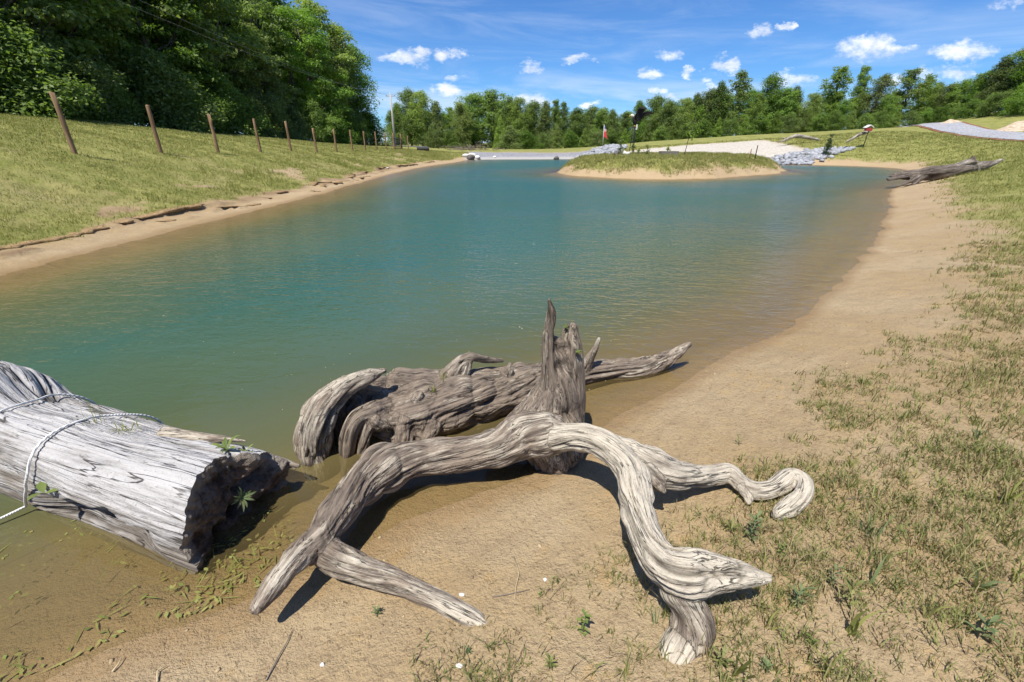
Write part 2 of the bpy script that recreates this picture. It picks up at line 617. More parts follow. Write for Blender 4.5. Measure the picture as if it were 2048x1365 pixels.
principled(g, out, c, rough, nrm2, .25)

ground_me = mesh_np('ground', np.stack([gxf, gyf, gz], 1), faces, gm, True)
col_attr(ground_me, 'cover', np.stack([gg, gwh, ggr], 1))
ground = tag(link('ground', ground_me), kind='structure')

# ------------------------------------------------------------------ water
wm, g, out = new_mat('pond_water')
geo = g.new('ShaderNodeNewGeometry')
pos = geo.outputs['Position']
px_, py_, pz_ = g.sep(pos)
dep = g.attr('depth')
far = g.step(py_, 3.0, 26.0)
# wind ripples: long crests lying across the view, broken up by calmer patches
v1 = g.comb(g.math('MULTIPLY', px_, .45), g.math('ADD', py_, g.math('MULTIPLY', px_, .12)), 0.0)
r1 = g.noise(v1, 5.0, 3, 0.6, .5)
r2 = g.noise(v1, 13.0, 2, 0.6, .3)
r3 = g.noise(pos, 1.4, 3, .5)
patch = g.step(g.noise(v1, .16, 3, .55), .34, .62, .35, 1.0)
hgt_ = g.math('MULTIPLY', g.math('ADD', g.math('ADD', r1, g.math('MULTIPLY', r2, .45)), g.math('MULTIPLY', r3, .5)), patch)
calm = g.step(py_, 1.5, 9.0, .10, 1.0)
bn = g.new('ShaderNodeBump')
g.put(bn.inputs['Height'], g.math('MULTIPLY', hgt_, calm))
bn.inputs['Strength'].default_value = 1.0
bn.inputs['Distance'].default_value = 0.11
nrm = bn.outputs[0]
cl = g.noise(pos, .25, 3, .5)
deep = g.mix(g.step(dep, .35, 1.5), (.085, .112, .058), (.026, .102, .092))
deep = g.mix(g.step(cl, .35, .7, 0, .35), deep, (.044, .108, .078))
shal = g.mix(g.step(dep, .03, .30), (.27, .20, .08), (.16, .155, .062))
body = g.mix(g.step(dep, .12, .55), shal, deep)
alpha = g.math('SUBTRACT', 1.0, g.math('POWER', 2.718, g.math('MULTIPLY', g.math('MAXIMUM', dep, 0.0), -3.4)))
dif = g.new('ShaderNodeBsdfDiffuse')
g.put(dif.inputs['Color'], body)
tr = g.new('ShaderNodeBsdfTransparent')
g.put(tr.inputs['Color'], (.93, .93, .86))
mx = g.new('ShaderNodeMixShader')
g.put(mx.inputs[0], alpha)
g.l.new(tr.outputs[0], mx.inputs[1])
g.l.new(dif.outputs[0], mx.inputs[2])
gl = g.new('ShaderNodeBsdfGlossy')
g.put(gl.inputs['Roughness'], g.step(py_, 3.0, 30.0, .06, .2))
g.put(gl.inputs['Normal'], nrm)
fr = g.new('ShaderNodeFresnel')
fr.inputs['IOR'].default_value = 1.33
g.put(fr.inputs['Normal'], nrm)
mx2 = g.new('ShaderNodeMixShader')
g.put(mx2.inputs[0], g.math('MINIMUM', fr.outputs[0], .62))
g.l.new(mx.outputs[0], mx2.inputs[1])
g.l.new(gl.outputs[0], mx2.inputs[2])
g.l.new(mx2.outputs[0], out.inputs['Surface'])

fz = gz[faces]
keep = (fz.min(1) < 0.03) & (gd[faces].min(1) < .6)
wf = faces[keep]
used = np.unique(wf)
remap = np.full(NX*NY, -1)
remap[used] = np.arange(len(used))
water_me = mesh_np('pond_water', np.stack([gxf[used], gyf[used], np.zeros(len(used))], 1), remap[wf], wm, True)
float_attr(water_me, 'depth', -gz[used])
water = tag(link('pond_water', water_me), 'calm teal pond water lapping a sandy shore', None, kind='structure')

# ------------------------------------------------------------------ foliage and bark
def leaf_material(name, c_dark, c_light, trans=0.35):
    m, g, out = new_mat(name)
    geo = g.new('ShaderNodeNewGeometry')
    oi = g.new('ShaderNodeObjectInfo')
    rnd = geo.outputs['Random Per Island']
    c = g.mix(rnd, c_dark, c_light)
    hue = g.new('ShaderNodeHueSaturation')
    g.put(hue.inputs['Hue'], g.math('ADD', .485, g.math('MULTIPLY', oi.outputs['Random'], .03)))
    g.put(hue.inputs['Saturation'], g.math('ADD', .82, g.math('MULTIPLY', oi.outputs['Random'], .3)))
    g.put(hue.inputs['Value'], g.math('ADD', .75, g.math('MULTIPLY', g.math('FRACT', g.math('MULTIPLY', oi.outputs['Random'], 7.3)), .6)))
    g.put(hue.inputs['Color'], c)
    b = g.new('ShaderNodeBsdfPrincipled')
    g.put(b.inputs['Base Color'], hue.outputs[0])
    b.inputs['Roughness'].default_value = .5
    b.inputs['Specular IOR Level'].default_value = .28
    t = g.new('ShaderNodeBsdfTranslucent')
    tcol = g.mix(1.0, hue.outputs[0], (1.12, 1.25, .5), 'MULTIPLY')
    g.put(t.inputs['Color'], tcol)
    mx = g.new('ShaderNodeMixShader')
    mx.inputs[0].default_value = trans
    g.l.new(b.outputs[0], mx.inputs[1])
    g.l.new(t.outputs[0], mx.inputs[2])
    g.l.new(mx.outputs[0], out.inputs['Surface'])
    return m


M_LEAF = leaf_material('leaves_green', (.104, .172, .038), (.238, .325, .084), .5)
M_LEAF_LT = leaf_material('leaves_yellow_green', (.140, .212, .044), (.290, .358, .094), .5)
M_LEAF_DK = leaf_material('leaves_dark', (.095, .150, .042), (.205, .265, .080), .48)
M_NEEDLE = leaf_material('needles', (.030, .055, .022), (.065, .098, .036), .2)

M_BARK, g, out = new_mat('bark')
geo = g.new('ShaderNodeTexCoord')
x_, y_, z_ = g.sep(geo.outputs['Object'])
bv = g.comb(g.math('MULTIPLY', x_, 9.0), g.math('MULTIPLY', y_, 9.0), g.math('MULTIPLY', z_, 1.2))
bn_ = g.noise(bv, 1.0, 4, .65)
principled(g, out, g.mix(g.step(bn_, .35, .7), (.065, .052, .040), (.20, .17, .14)), .95, g.bump(bn_, .8, .04), .15)


def tubes(paths, sides=6):
    """tapering tubes: list of (points (n,3), radii (n,)) -> verts, quads"""
    V, Q = [], []
    base = 0
    for P, R in paths:
        P = np.asarray(P, float)
        R = np.asarray(R, float)
        n = len(P)
        T = np.gradient(P, axis=0)
        T /= np.linalg.norm(T, axis=1, keepdims=True)+1e-9
        up = np.array([0, 0, 1.0]) if abs(T[0, 2]) < .9 else np.array([1.0, 0, 0])
        N = np.cross(T[0], up)
        N /= np.linalg.norm(N)
        ang = np.arange(sides)*2*math.pi/sides
        rings = []
        for i in range(n):
            N = N - T[i]*np.dot(N, T[i])
            N /= np.linalg.norm(N)+1e-9
            B = np.cross(T[i], N)
            rings.append(P[i] + R[i]*(np.cos(ang)[:, None]*N + np.sin(ang)[:, None]*B))
        V.append(np.concatenate(rings))
        idx = base + np.arange(n*sides).reshape(n, sides)
        nx = np.roll(idx, -1, axis=1)
        Q.append(np.stack([idx[:-1], nx[:-1], nx[1:], idx[1:]], -1).reshape(-1, 4))
        # closed ends
        base += n*sides
        for ring, c, flip in ((idx[0], P[0], True), (idx[-1], P[-1], False)):
            V.append(c[None])
            r2 = np.roll(ring, -1)
            cc = np.full(sides, base)
            q = np.stack([ring, r2, cc, cc], 1)
            Q.append(q)
            base += 1
    return np.concatenate(V), np.concatenate(Q)


def tube_mesh(name, paths, mat, sides=6, smooth=True):
    V, Q = tubes(paths, sides)
    bm = bmesh.new()
    vs = [bm.verts.new(v) for v in V]
    for q in Q:
        idx = list(dict.fromkeys(q.tolist()))
        try:
            bm.faces.new([vs[i] for i in idx])
        except ValueError:
            pass
    bmesh.ops.recalc_face_normals(bm, faces=bm.faces)
    me = bpy.data.meshes.new(name)
    bm.to_mesh(me)
    bm.free()
    if smooth:
        me.polygons.foreach_set('use_smooth', np.ones(len(me.polygons), dtype=bool))
    me.materials.append(mat)
    return me


def leaf_quads(pos, nrm, L, Wd, rs):
    """one diamond-shaped, slightly folded leaf spray per position"""
    n = len(pos)
    nrm = nrm/(np.linalg.norm(nrm, axis=1, keepdims=True)+1e-9)
    rv = rs.normal(size=(n, 3))
    t = np.cross(nrm, rv)
    t /= np.linalg.norm(t, axis=1, keepdims=True)+1e-9
    b = np.cross(nrm, t)
    L = L[:, None]
    Wd = Wd[:, None]
    v0 = pos - t*L*.5
    v1 = pos + b*Wd*.5 + nrm*Wd*.12
    v2 = pos + t*L*.5 - nrm*L*.12
    v3 = pos - b*Wd*.5 + nrm*Wd*.12
    V = np.stack([v0, v1, v2, v3], 1).reshape(-1, 3)
    F = np.arange(n*4).reshape(n, 4)
    return V, F


def make_tree(seed, H, R, base, env, nclu, nleaf, leaf, mat, flat=.92, lean=0.0, rc=(.20, .36), trunk_r=None, limb_n=26, clumpy=False):
    rs = np.random.RandomState(seed)
    tr = trunk_r or .014*H+.05
    zt = np.linspace(0, .86, 9)
    bend = np.cumsum(rs.normal(0, .012*H, (9, 2)), axis=0)
    bend -= bend[0]
    TP = np.stack([bend[:, 0]+lean*H*zt**1.6, bend[:, 1], zt*H], 1)
    TP[0, 2] = -.4
    TR = tr*(1-zt*.93)*np.where(zt < .05, 1.5, 1.0)

    def trunk_at(f):
        return np.array([np.interp(f, zt, TP[:, k]) for k in range(3)])
    paths = [(TP, TR)]
    cl, cr = [], []
    ph = rs.uniform(0, 6.28, 4)
    for k in range(nclu):
        f = base + (1-base)*((k+rs.uniform(0, 1))/nclu)**.92
        a = rs.uniform(0, 2*math.pi)
        e = env((f-base)/(1-base))
        lob = 1 + .22*math.sin(2*a+ph[0]+f*5) + .16*math.sin(3*a+ph[1]-f*7) + .1*math.sin(5*a+ph[2]+f*11)
        rr = R*e*lob*(rs.uniform(.3, 1.0)**.5 if clumpy else rs.uniform(.0, 1.0)**.5 if k % 4 else rs.uniform(0, .5))
        c = trunk_at(min(f, .86)) + np.array([math.cos(a)*rr, math.sin(a)*rr, (f-min(f, .86))*H - rr*.12])
        c[2] += rs.normal(0, .02*H)
        size = R*rs.uniform(*rc)*(.8+.35*e)
        cl.append(c)
        cr.append(size)
    cl = np.array(cl)
    cr = np.array(cr)
    order = rs.permutation(nclu)[:limb_n]
    for k in order:
        f0 = max(.08, (cl[k][2]/H)*.78 - .05)
        s = trunk_at(min(f0, .9))
        e = cl[k]
        mid = (s+e)/2 + np.array([0, 0, -.02*H]) + rs.normal(0, .02*H, 3)
        r0 = tr*.42*(1-f0*.7)
        paths.append((np.array([s, s*.5+mid*.5, mid, mid*.4+e*.6, e]), np.array([r0, r0*.8, r0*.6, r0*.4, r0*.18])))
    w = cr**2
    cnt = np.maximum(12, (nleaf*w/w.sum()).astype(int))
    PP, NN = [], []
    for c, s, n in zip(cl, cr, cnt):
        dv = rs.normal(size=(n, 3))
        dv /= np.linalg.norm(dv, axis=1, keepdims=True)
        cut = -.25 if clumpy else -.75
        dv[:, 2] = np.where(dv[:, 2] < cut, -dv[:, 2]*.6, dv[:, 2])
        rad = s*rs.uniform(.35, 1.08, n)**.6
        sub = 1+.35*np.sin(dv[:, 0]*7+c[0]*3)*np.sin(dv[:, 1]*7+c[1]*3)
        p = c + dv*np.array([1, 1, flat])*(rad*sub)[:, None]
        PP.append(p)
        NN.append(dv*.7+np.array([0, 0, .55])+rs.normal(0, .45, (n, 3)))
    P = np.concatenate(PP)
    N = np.concatenate(NN)
    L = leaf*rs.uniform(.6, 1.35, len(P))
    V, F = leaf_quads(P, N, L, L*rs.uniform(.45, .75, len(P)), rs)
    crown = mesh_np('crown', V, F, mat)
    trunk = tube_mesh('trunk', paths, M_BARK, 6)
    return trunk, crown


def env_round(t): return math.sqrt(max(0.05, 1-((t-.42)/.60)**2))
def env_oval(t): return max(.22, math.sin(math.pi*min(1, (t*.80+.14)))**.7)
def env_cone(t): return max(.08, (1-t)**.8*min(1, .45+t*3))
def env_wide(t): return max(.15, (min(1, .5+t*1.2))*math.sqrt(max(0, 1-max(0, (t-.5)/.52)**2)))
def env_skirt(t): return max(.12, (1-.55*t)*math.sqrt(max(.02, 1-t**3)))


PROTO = {}
def proto(key, *a, **k):
    PROTO[key] = make_tree(*a, **k)


proto('oak', 11, 18, 5.2, .10, env_wide, 150, 21000, .33, M_LEAF)
proto('maple', 12, 17, 4.4, .08, env_oval, 140, 19000, .31, M_LEAF_LT)
proto('poplar', 13, 20, 3.1, .10, env_oval, 140, 17000, .31, M_LEAF, rc=(.2, .36))
proto('elm', 14, 18, 5.0, .06, env_skirt, 150, 21000, .33, M_LEAF_DK)
proto('pine', 15, 21, 3.6, .45, env_round, 60, 9000, .42, M_NEEDLE, flat=.4, rc=(.2, .36))
proto('edge', 16, 11, 4.0, .03, env_skirt, 130, 17000, .28, M_LEAF_LT, rc=(.15, .28))
proto('bush', 17, 4.0, 2.4, .02, env_skirt, 80, 11000, .15, M_LEAF, rc=(.18, .32), limb_n=12)
proto('thicket', 18, 5.0, 2.6, .02, env_round, 80, 11000, .16, M_LEAF_DK, rc=(.18, .32), limb_n=12)
proto('loose', 19, 16, 3.9, .10, env_oval, 100, 12000, .31, M_LEAF_LT, rc=(.16, .28), lean=.05)
proto('round', 20, 12, 4.3, .06, env_round, 140, 17000, .29, M_LEAF, rc=(.16, .28))


proto('near_oak', 41, 18, 5.2, .10, env_wide, 88, 19000, .33, M_LEAF, flat=.62, rc=(.17, .33), clumpy=True)
proto('near_maple', 42, 17, 4.6, .08, env_oval, 80, 17000, .31, M_LEAF_LT, flat=.62, rc=(.18, .34), clumpy=True)
proto('near_poplar', 43, 20, 3.3, .10, env_oval, 80, 14000, .31, M_LEAF, flat=.62, rc=(.22, .40), clumpy=True)
proto('near_elm', 44, 18, 5.0, .06, env_skirt, 92, 19000, .33, M_LEAF, flat=.6, rc=(.16, .30), clumpy=True)
proto('near_edge', 46, 11, 4.0, .03, env_skirt, 76, 15000, .26, M_LEAF_LT, flat=.62, rc=(.16, .30), clumpy=True)


def plant_tree(key, name, x, y, h, label, cat, group, wide=1.0, rz=None, rs=random, sink=.15):
    tme, cme = PROTO[key]
    h0 = {'near_oak': 18, 'near_maple': 17, 'near_poplar': 20, 'near_elm': 18, 'near_edge': 11, 'oak': 18, 'maple': 17, 'poplar': 20, 'elm': 18, 'pine': 21, 'edge': 11, 'bush': 4.0, 'thicket': 5.0, 'loose': 16, 'round': 12}[key]
    s = h/h0
    t = thing(name, label, cat, (x, y, hgt(x, y)-sink), rs.uniform(0, 6.28) if rz is None else rz, group)
    t.scale = (s*wide, s*wide, s)
    link('trunk', tme, t)
    link('crown', cme, t)
    return t


_U = ['', 'first', 'second', 'third', 'fourth', 'fifth', 'sixth', 'seventh', 'eighth', 'ninth', 'tenth', 'eleventh', 'twelfth', 'thirteenth', 'fourteenth',
      'fifteenth', 'sixteenth', 'seventeenth', 'eighteenth', 'nineteenth']
ORD = _U[1:] + ['twentieth'] + ['twenty-'+u for u in _U[1:10]] + ['thirtieth'] + ['thirty-'+u for u in _U[1:10]]
R1 = random.Random(4)

# the wood behind the fence posts: edge thicket, front row, rows behind
edge_y = [19, 22.2, 25.0, 28.5, 31.6, 35, 38.3, 42, 46, 50.5, 55, 60, 65, 71, 77, 83]
for i, y in enumerate(edge_y):
    key = ['bush', 'thicket', 'bush', 'thicket', 'bush'][i % 5]
    x = -25.3 + R1.uniform(-.5, .5) + (.02*(y-20))
    plant_tree(key, 'shrub', x, y, R1.uniform(3.2, 5.2), '%s shrub from the left of the dark thicket edging the wood behind the fence posts' % ORD[i],
               'shrub', 'shrubs along the edge of the wood', wide=1.15, rs=R1)
front = [(19, 'edge', 10.5), (22.5, 'edge', 11.5), (27, 'oak', 17), (31.5, 'maple', 15.5), (36, 'edge', 11), (39, 'elm', 16.5), (43.5, 'maple', 18.5),
         (49, 'oak', 15.5), (54, 'edge', 10.5), (58, 'poplar', 18.5), (63, 'edge', 11.5), (68, 'oak', 15.5), (73.5, 'maple', 17.5), (79, 'elm', 15.5), (85, 'oak', 14.5)]
front = [(y, k if y > 76 else 'near_'+k, h) for y, k, h in front]
for i, (y, key, h) in enumerate(front):
    x = -29.0 + R1.uniform(-.8, .8) + .035*(y-20)
    plant_tree(key, 'broadleaf_tree', x, y, h, '%s leafy tree from the left in the front row of the wood behind the fence' % ORD[i], 'tree', 'front row of the wood behind the fence', rs=R1)
second = [(20, 'oak', 18), (25, 'poplar', 20), (29, 'oak', 20), (33.5, 'pine', 21), (38, 'poplar', 20), (43, 'oak', 20), (47.5, 'pine', 21.5), (52.5, 'poplar', 20),
          (57, 'oak', 17), (62, 'pine', 21), (67.5, 'poplar', 22), (72.5, 'poplar', 18), (78, 'oak', 16.5), (84, 'maple', 14.5)]
second = [(y, k if k == 'pine' or y > 74 else 'near_'+k, h) for y, k, h in second]
for i, (y, key, h) in enumerate(second):
    x = -34.0 + R1.uniform(-1, 1) + .03*(y-20)
    pine = key == 'pine'
    plant_tree(key, 'pine_tree' if pine else 'broadleaf_tree', x, y, h,
               ('dark needled pine, %s tree from the left in the second row of the wood' if pine else '%s tall broadleaf tree from the left in the second row of the wood') % ORD[i],
               'tree', 'second row of the wood behind the fence', rs=R1)
for i in range(14):
    y = 22 + i*5.2
    plant_tree(R1.choice(['oak', 'elm', 'poplar']), 'broadleaf_tree', -41 + R1.uniform(-1.5, 1.5), y, R1.uniform(19, 22), '%s dark tree from the left glimpsed deep in the wood behind its second row' % ORD[i],
               'tree', 'trees deep in the wood', rs=R1)


def trees_px(spec, name, label, cat, group, R):
    """spec: (px of the trunk, py of the top, metres ahead, proto, width factor)"""
    n = 0
    for (px, top, Y, key, wide) in spec:
        wide = wide*{'elm': 1.3, 'oak': 1.3, 'maple': 1.35, 'poplar': 1.35, 'loose': 1.25, 'round': 1.15}.get(key, 1.0)
        x = aty(px, 290, Y).x
        zt = aty(px, top, Y).z
        h = max(1.2, zt - hgt(x, Y))
        plant_tree(key, name, x, Y, h, label % ORD[n] if '%s' in label else label, cat, group, wide=wide, rs=R)
        n += 1


R2 = random.Random(9)
far_row = [(797, 210, 104, 'elm', .9), (822, 180, 92, 'oak', .8), (845, 183, 90, 'maple', .75), (876, 206, 90, 'elm', .95), (900, 214, 93, 'loose', .9), (925, 206, 90, 'maple', .85),
           (952, 190, 95, 'oak', 1.15), (985, 184, 97, 'round', 1.25), (1012, 200, 92, 'elm', 1.0), (1040, 196, 88, 'maple', .8), (1066, 204, 92, 'oak', .95), (1088, 207, 90, 'elm', .9),
           (1108, 201, 95, 'poplar', .8), (1130, 205, 92, 'poplar', .8), (1152, 218, 90, 'round', 1.0), (1178, 214, 95, 'oak', 1.0), (1202, 218, 92, 'round', 1.0), (1226, 222, 90, 'elm', .95), (1246, 226, 94, 'round', .9)]
trees_px(far_row, 'broadleaf_tree', '%s tall tree from the left in the treeline beyond the far dam', 'tree', 'treeline beyond the dam', R2)
far_low = [(868, 258, 84, 'thicket', 1.2), (902, 260, 84, 'bush', 1.3), (1002, 236, 80, 'edge', .8), (1022, 252, 78, 'bush', 1.3), (1052, 262, 78, 'bush', 1.6), (1086, 266, 80, 'thicket', 1.3),
           (1112, 256, 82, 'edge', .9), (1140, 262, 82, 'bush', 1.4), (1168, 258, 80, 'edge', .9), (1196, 262, 80, 'thicket', 1.3), (1222, 260, 80, 'bush', 1.4), (1247, 258, 80, 'edge', .9)]
trees_px(far_low, 'shrub', '%s bushy young tree from the left below the treeline beyond the dam', 'shrub', 'shrubs below the far treeline', R2)
right_row = [(1275, 205, 84, 'elm', .9), (1302, 193, 86, 'oak', .95), (1330, 203, 82, 'round', 1.0), (1357, 197, 84, 'maple', .85), (1385, 190, 86, 'elm', .9), (1410, 180, 86, 'oak', .9), (1432, 168, 84, 'elm', .8),
             (1470, 143, 82, 'poplar', 1.0), (1520, 150, 82, 'oak', .75), (1496, 186, 78, 'loose', .9), (1550, 178, 80, 'round', 1.0), (1575, 176, 82, 'elm', .9), (1602, 186, 78, 'maple', .8), (1650, 132, 80, 'loose', .95),
             (1690, 132, 82, 'poplar', .75), (1668, 200, 76, 'round', .9), (1728, 150, 80, 'maple', .8), (1780, 136, 80, 'loose', 1.15), (1812, 150, 82, 'loose', .8), (1752, 190, 76, 'round', .9)]
trees_px(right_row, 'broadleaf_tree', '%s tree from the left in the treeline above the white stone', 'tree', 'treeline above the white stone', R2)
right_low = [(1290, 248, 76, 'edge', .9), (1318, 252, 76, 'bush', 1.4), (1345, 246, 76, 'edge', .9), (1372, 245, 75, 'thicket', 1.3), (1400, 240, 75, 'bush', 1.4), (1428, 236, 74, 'edge', .9), (1455, 238, 74, 'thicket', 1.3),
             (1482, 232, 74, 'edge', .95), (1512, 230, 74, 'bush', 1.4), (1540, 224, 73, 'edge', .95), (1568, 228, 73, 'thicket', 1.3), (1598, 224, 73, 'edge', .9), (1628, 226, 73, 'bush', 1.4),
             (1655, 222, 73, 'thicket', 1.3), (1688, 220, 73, 'edge', .9), (1716, 226, 73, 'bush', 1.2), (1745, 222, 73, 'thicket', 1.3), (1775, 218, 74, 'edge', .9), (1805, 222, 74, 'thicket', 1.3), (1832, 216, 75, 'bush', 1.3)]
trees_px(right_low, 'shrub', '%s bushy shrub from the left at the foot of the treeline above the lawn', 'shrub', 'shrubs at the foot of the lawn treeline', R2)
hill_row = [(1845, 168, 84, 'elm', 1.0), (1868, 168, 80, 'oak', 1.0), (1890, 160, 78, 'round', 1.1), (1912, 152, 76, 'elm', 1.0), (1935, 140, 74, 'oak', 1.0), (1958, 116, 72, 'elm', 1.0), (1985, 92, 70, 'oak', 1.05),
            (2012, 76, 68, 'elm', 1.05), (2040, 66, 66, 'oak', 1.1), (2075, 60, 64, 'elm', 1.1), (2110, 55, 64, 'oak', 1.1)]
trees_px(hill_row, 'broadleaf_tree', '%s tall tree from the left on the wooded slope above the gravel road', 'tree', 'trees on the slope above the road', R2)
hill_low = [(1862, 212, 72, 'thicket', 1.3), (1890, 205, 70, 'edge', .95), (1915, 198, 67, 'thicket', 1.4), (1942, 188, 64, 'edge', 1.0), (1970, 182, 62, 'thicket', 1.5), (2000, 170, 60, 'edge', 1.1), (2030, 172, 58, 'thicket', 1.5), (2065, 165, 58, 'edge', 1.1)]
trees_px(hill_low, 'shrub', '%s bushy tree from the left on the slope just above the sand heap', 'shrub', 'bushes above the sand heap', R2)
# second rank that closes the gaps
for i, (px, top, Y) in enumerate([(790, 222, 125), (812, 228, 125), (835, 214, 120), (862, 222, 118), (890, 226, 116), (915, 222, 118), (940, 214, 120), (1000, 210, 122), (1030, 212, 118), (1055, 216, 118), (1085, 220, 118), (1118, 222, 118),
                                  (1145, 226, 116), (1170, 228, 116), (1195, 226, 116), (1220, 230, 116), (1250, 224, 112), (1280, 216, 108), (1310, 210, 106), (1340, 208, 105), (1372, 200, 104), (1400, 196, 104),
                                  (1440, 188, 102), (1480, 180, 100), (1535, 188, 100), (1580, 190, 100), (1615, 196, 98), (1640, 190, 98), (1700, 186, 98), (1760, 184, 98), (1830, 178, 98), (1865, 176, 95)]):
    x = aty(px, 290, Y).x
    plant_tree(R2.choice(['elm', 'oak', 'round']), 'broadleaf_tree', x, Y, aty(px, top, Y).z-hgt(x, Y), '%s tree from the left half hidden behind the treeline round the far end' % ORD[i], 'tree', 'second rank of the far treeline', wide=1.15, rs=R2)

# ------------------------------------------------------------------ weathered wood
def wood_material(name, dark, mid, pale, crack, k=1.0):
    m, g, out = new_mat(name)
    cv = g.attr('grain', 'Color')
    streak, cr_, pl = g.sep(cv)
    gc = g.attr('fibre', 'Vector')
    gx_, gy_, gz_ = g.sep(gc)
    def along(f, l):
        return g.comb(g.math('MULTIPLY', gx_, f*k), g.math('MULTIPLY', gy_, f*k), g.math('MULTIPLY', gz_, l*k))
    fine = g.noise(along(150, 7), 1.0, 4, .65, .3)
    medm = g.noise(along(48, 3.0), 1.0, 4, .62, .5)
    blot = g.noise(along(13, 5), 1.0, 4, .65)
    grit = g.noise(along(130, 110), 1.0, 3, .7)
    # long checks: narrow dark lines where the noise crosses its middle
    chk = g.step(g.math('ABSOLUTE', g.math('SUBTRACT', g.noise(along(34, 1.5), 1.0, 3, .6, .6), .5)), .0, .022, 1, 0)
    chk = g.math('MULTIPLY', chk, g.step(blot, .38, .58))
    tone = g.math('ADD', g.math('MULTIPLY', streak, .45), g.math('ADD', g.math('MULTIPLY', fine, .45), g.math('MULTIPLY', medm, .45)))
    c = g.mix(g.step(tone, .42, .95), dark, mid)
    pf = g.math('ADD', pl, g.math('MULTIPLY', g.math('SUBTRACT', blot, .5), 2.4))
    pf = g.math('ADD', pf, g.math('MULTIPLY', g.math('SUBTRACT', medm, .5), 1.5))
    pf = g.math('ADD', pf, g.math('MULTIPLY', g.math('SUBTRACT', fine, .5), 1.0))
    c = g.mix(g.step(pf, .1, 1.05), c, pale)
    c = g.mix(g.step(grit, .56, .72, 0, .55), c, dark)
    c = g.mix(g.math('MAXIMUM', g.math('MULTIPLY', cr_, .85), g.math('MULTIPLY', chk, .9)), c, crack)
    bh = g.math('ADD', g.math('ADD', g.math('MULTIPLY', fine, .7), g.math('MULTIPLY', medm, 1.2)), g.math('SUBTRACT', g.math('MULTIPLY', grit, .35), g.math('MULTIPLY', chk, .8)))
    principled(g, out, c, .9, g.bump(bh, .9, .009/k), .15)
    return m


M_WOOD = wood_material('grey_driftwood', (.135, .106, .085), (.315, .252, .188), (.54, .480, .380), (.024, .018, .013))
M_WOOD_FAR = wood_material('far_driftwood', (.105, .084, .070), (.250, .205, .162), (.46, .41, .34), (.022, .016, .012), .2)
M_WOOD_PALE = wood_material('bleached_log', (.125, .108, .092), (.28, .245, .200), (.46, .445, .43), (.022, .016, .013), .7)


def resample(ctrl, per=7):
    """Catmull-Rom through (x,y,z,r,pale)"""
    C = np.array(ctrl, float)
    C = np.vstack([2*C[0]-C[1], C, 2*C[-1]-C[-2]])
    out = []
    for i in range(1, len(C)-2):
        p0, p1, p2, p3 = C[i-1], C[i], C[i+1], C[i+2]
        for k in range(per):
            t = k/per
            out.append(.5*((2*p1)+(p2-p0)*t+(2*p0-5*p1+4*p2-p3)*t*t+(3*p1-p0-3*p2+p3)*t**3))
    out.append(C[-2])
    out = np.array(out)
    out[:, 3] = np.maximum(out[:, 3], .003)
    return out


def capsule(P, R, sides=14):
    """closed tube with rounded ends"""
    ang = [math.pi/2*(k/4) for k in range(1, 5)]
    t0 = P[1]-P[0]
    t0 = t0/np.linalg.norm(t0)
    t1 = P[-1]-P[-2]
    t1 = t1/np.linalg.norm(t1)
    pre = [(P[0]-t0*R[0]*math.sin(a), R[0]*max(.05, math.cos(a))) for a in ang][::-1]
    post = [(P[-1]+t1*R[-1]*math.sin(a), R[-1]*max(.05, math.cos(a))) for a in ang]
    PP = np.array([p for p, r in pre] + list(P) + [p for p, r in post])
    RR = np.array([r for p, r in pre] + list(R) + [r for p, r in post])
    return PP, RR


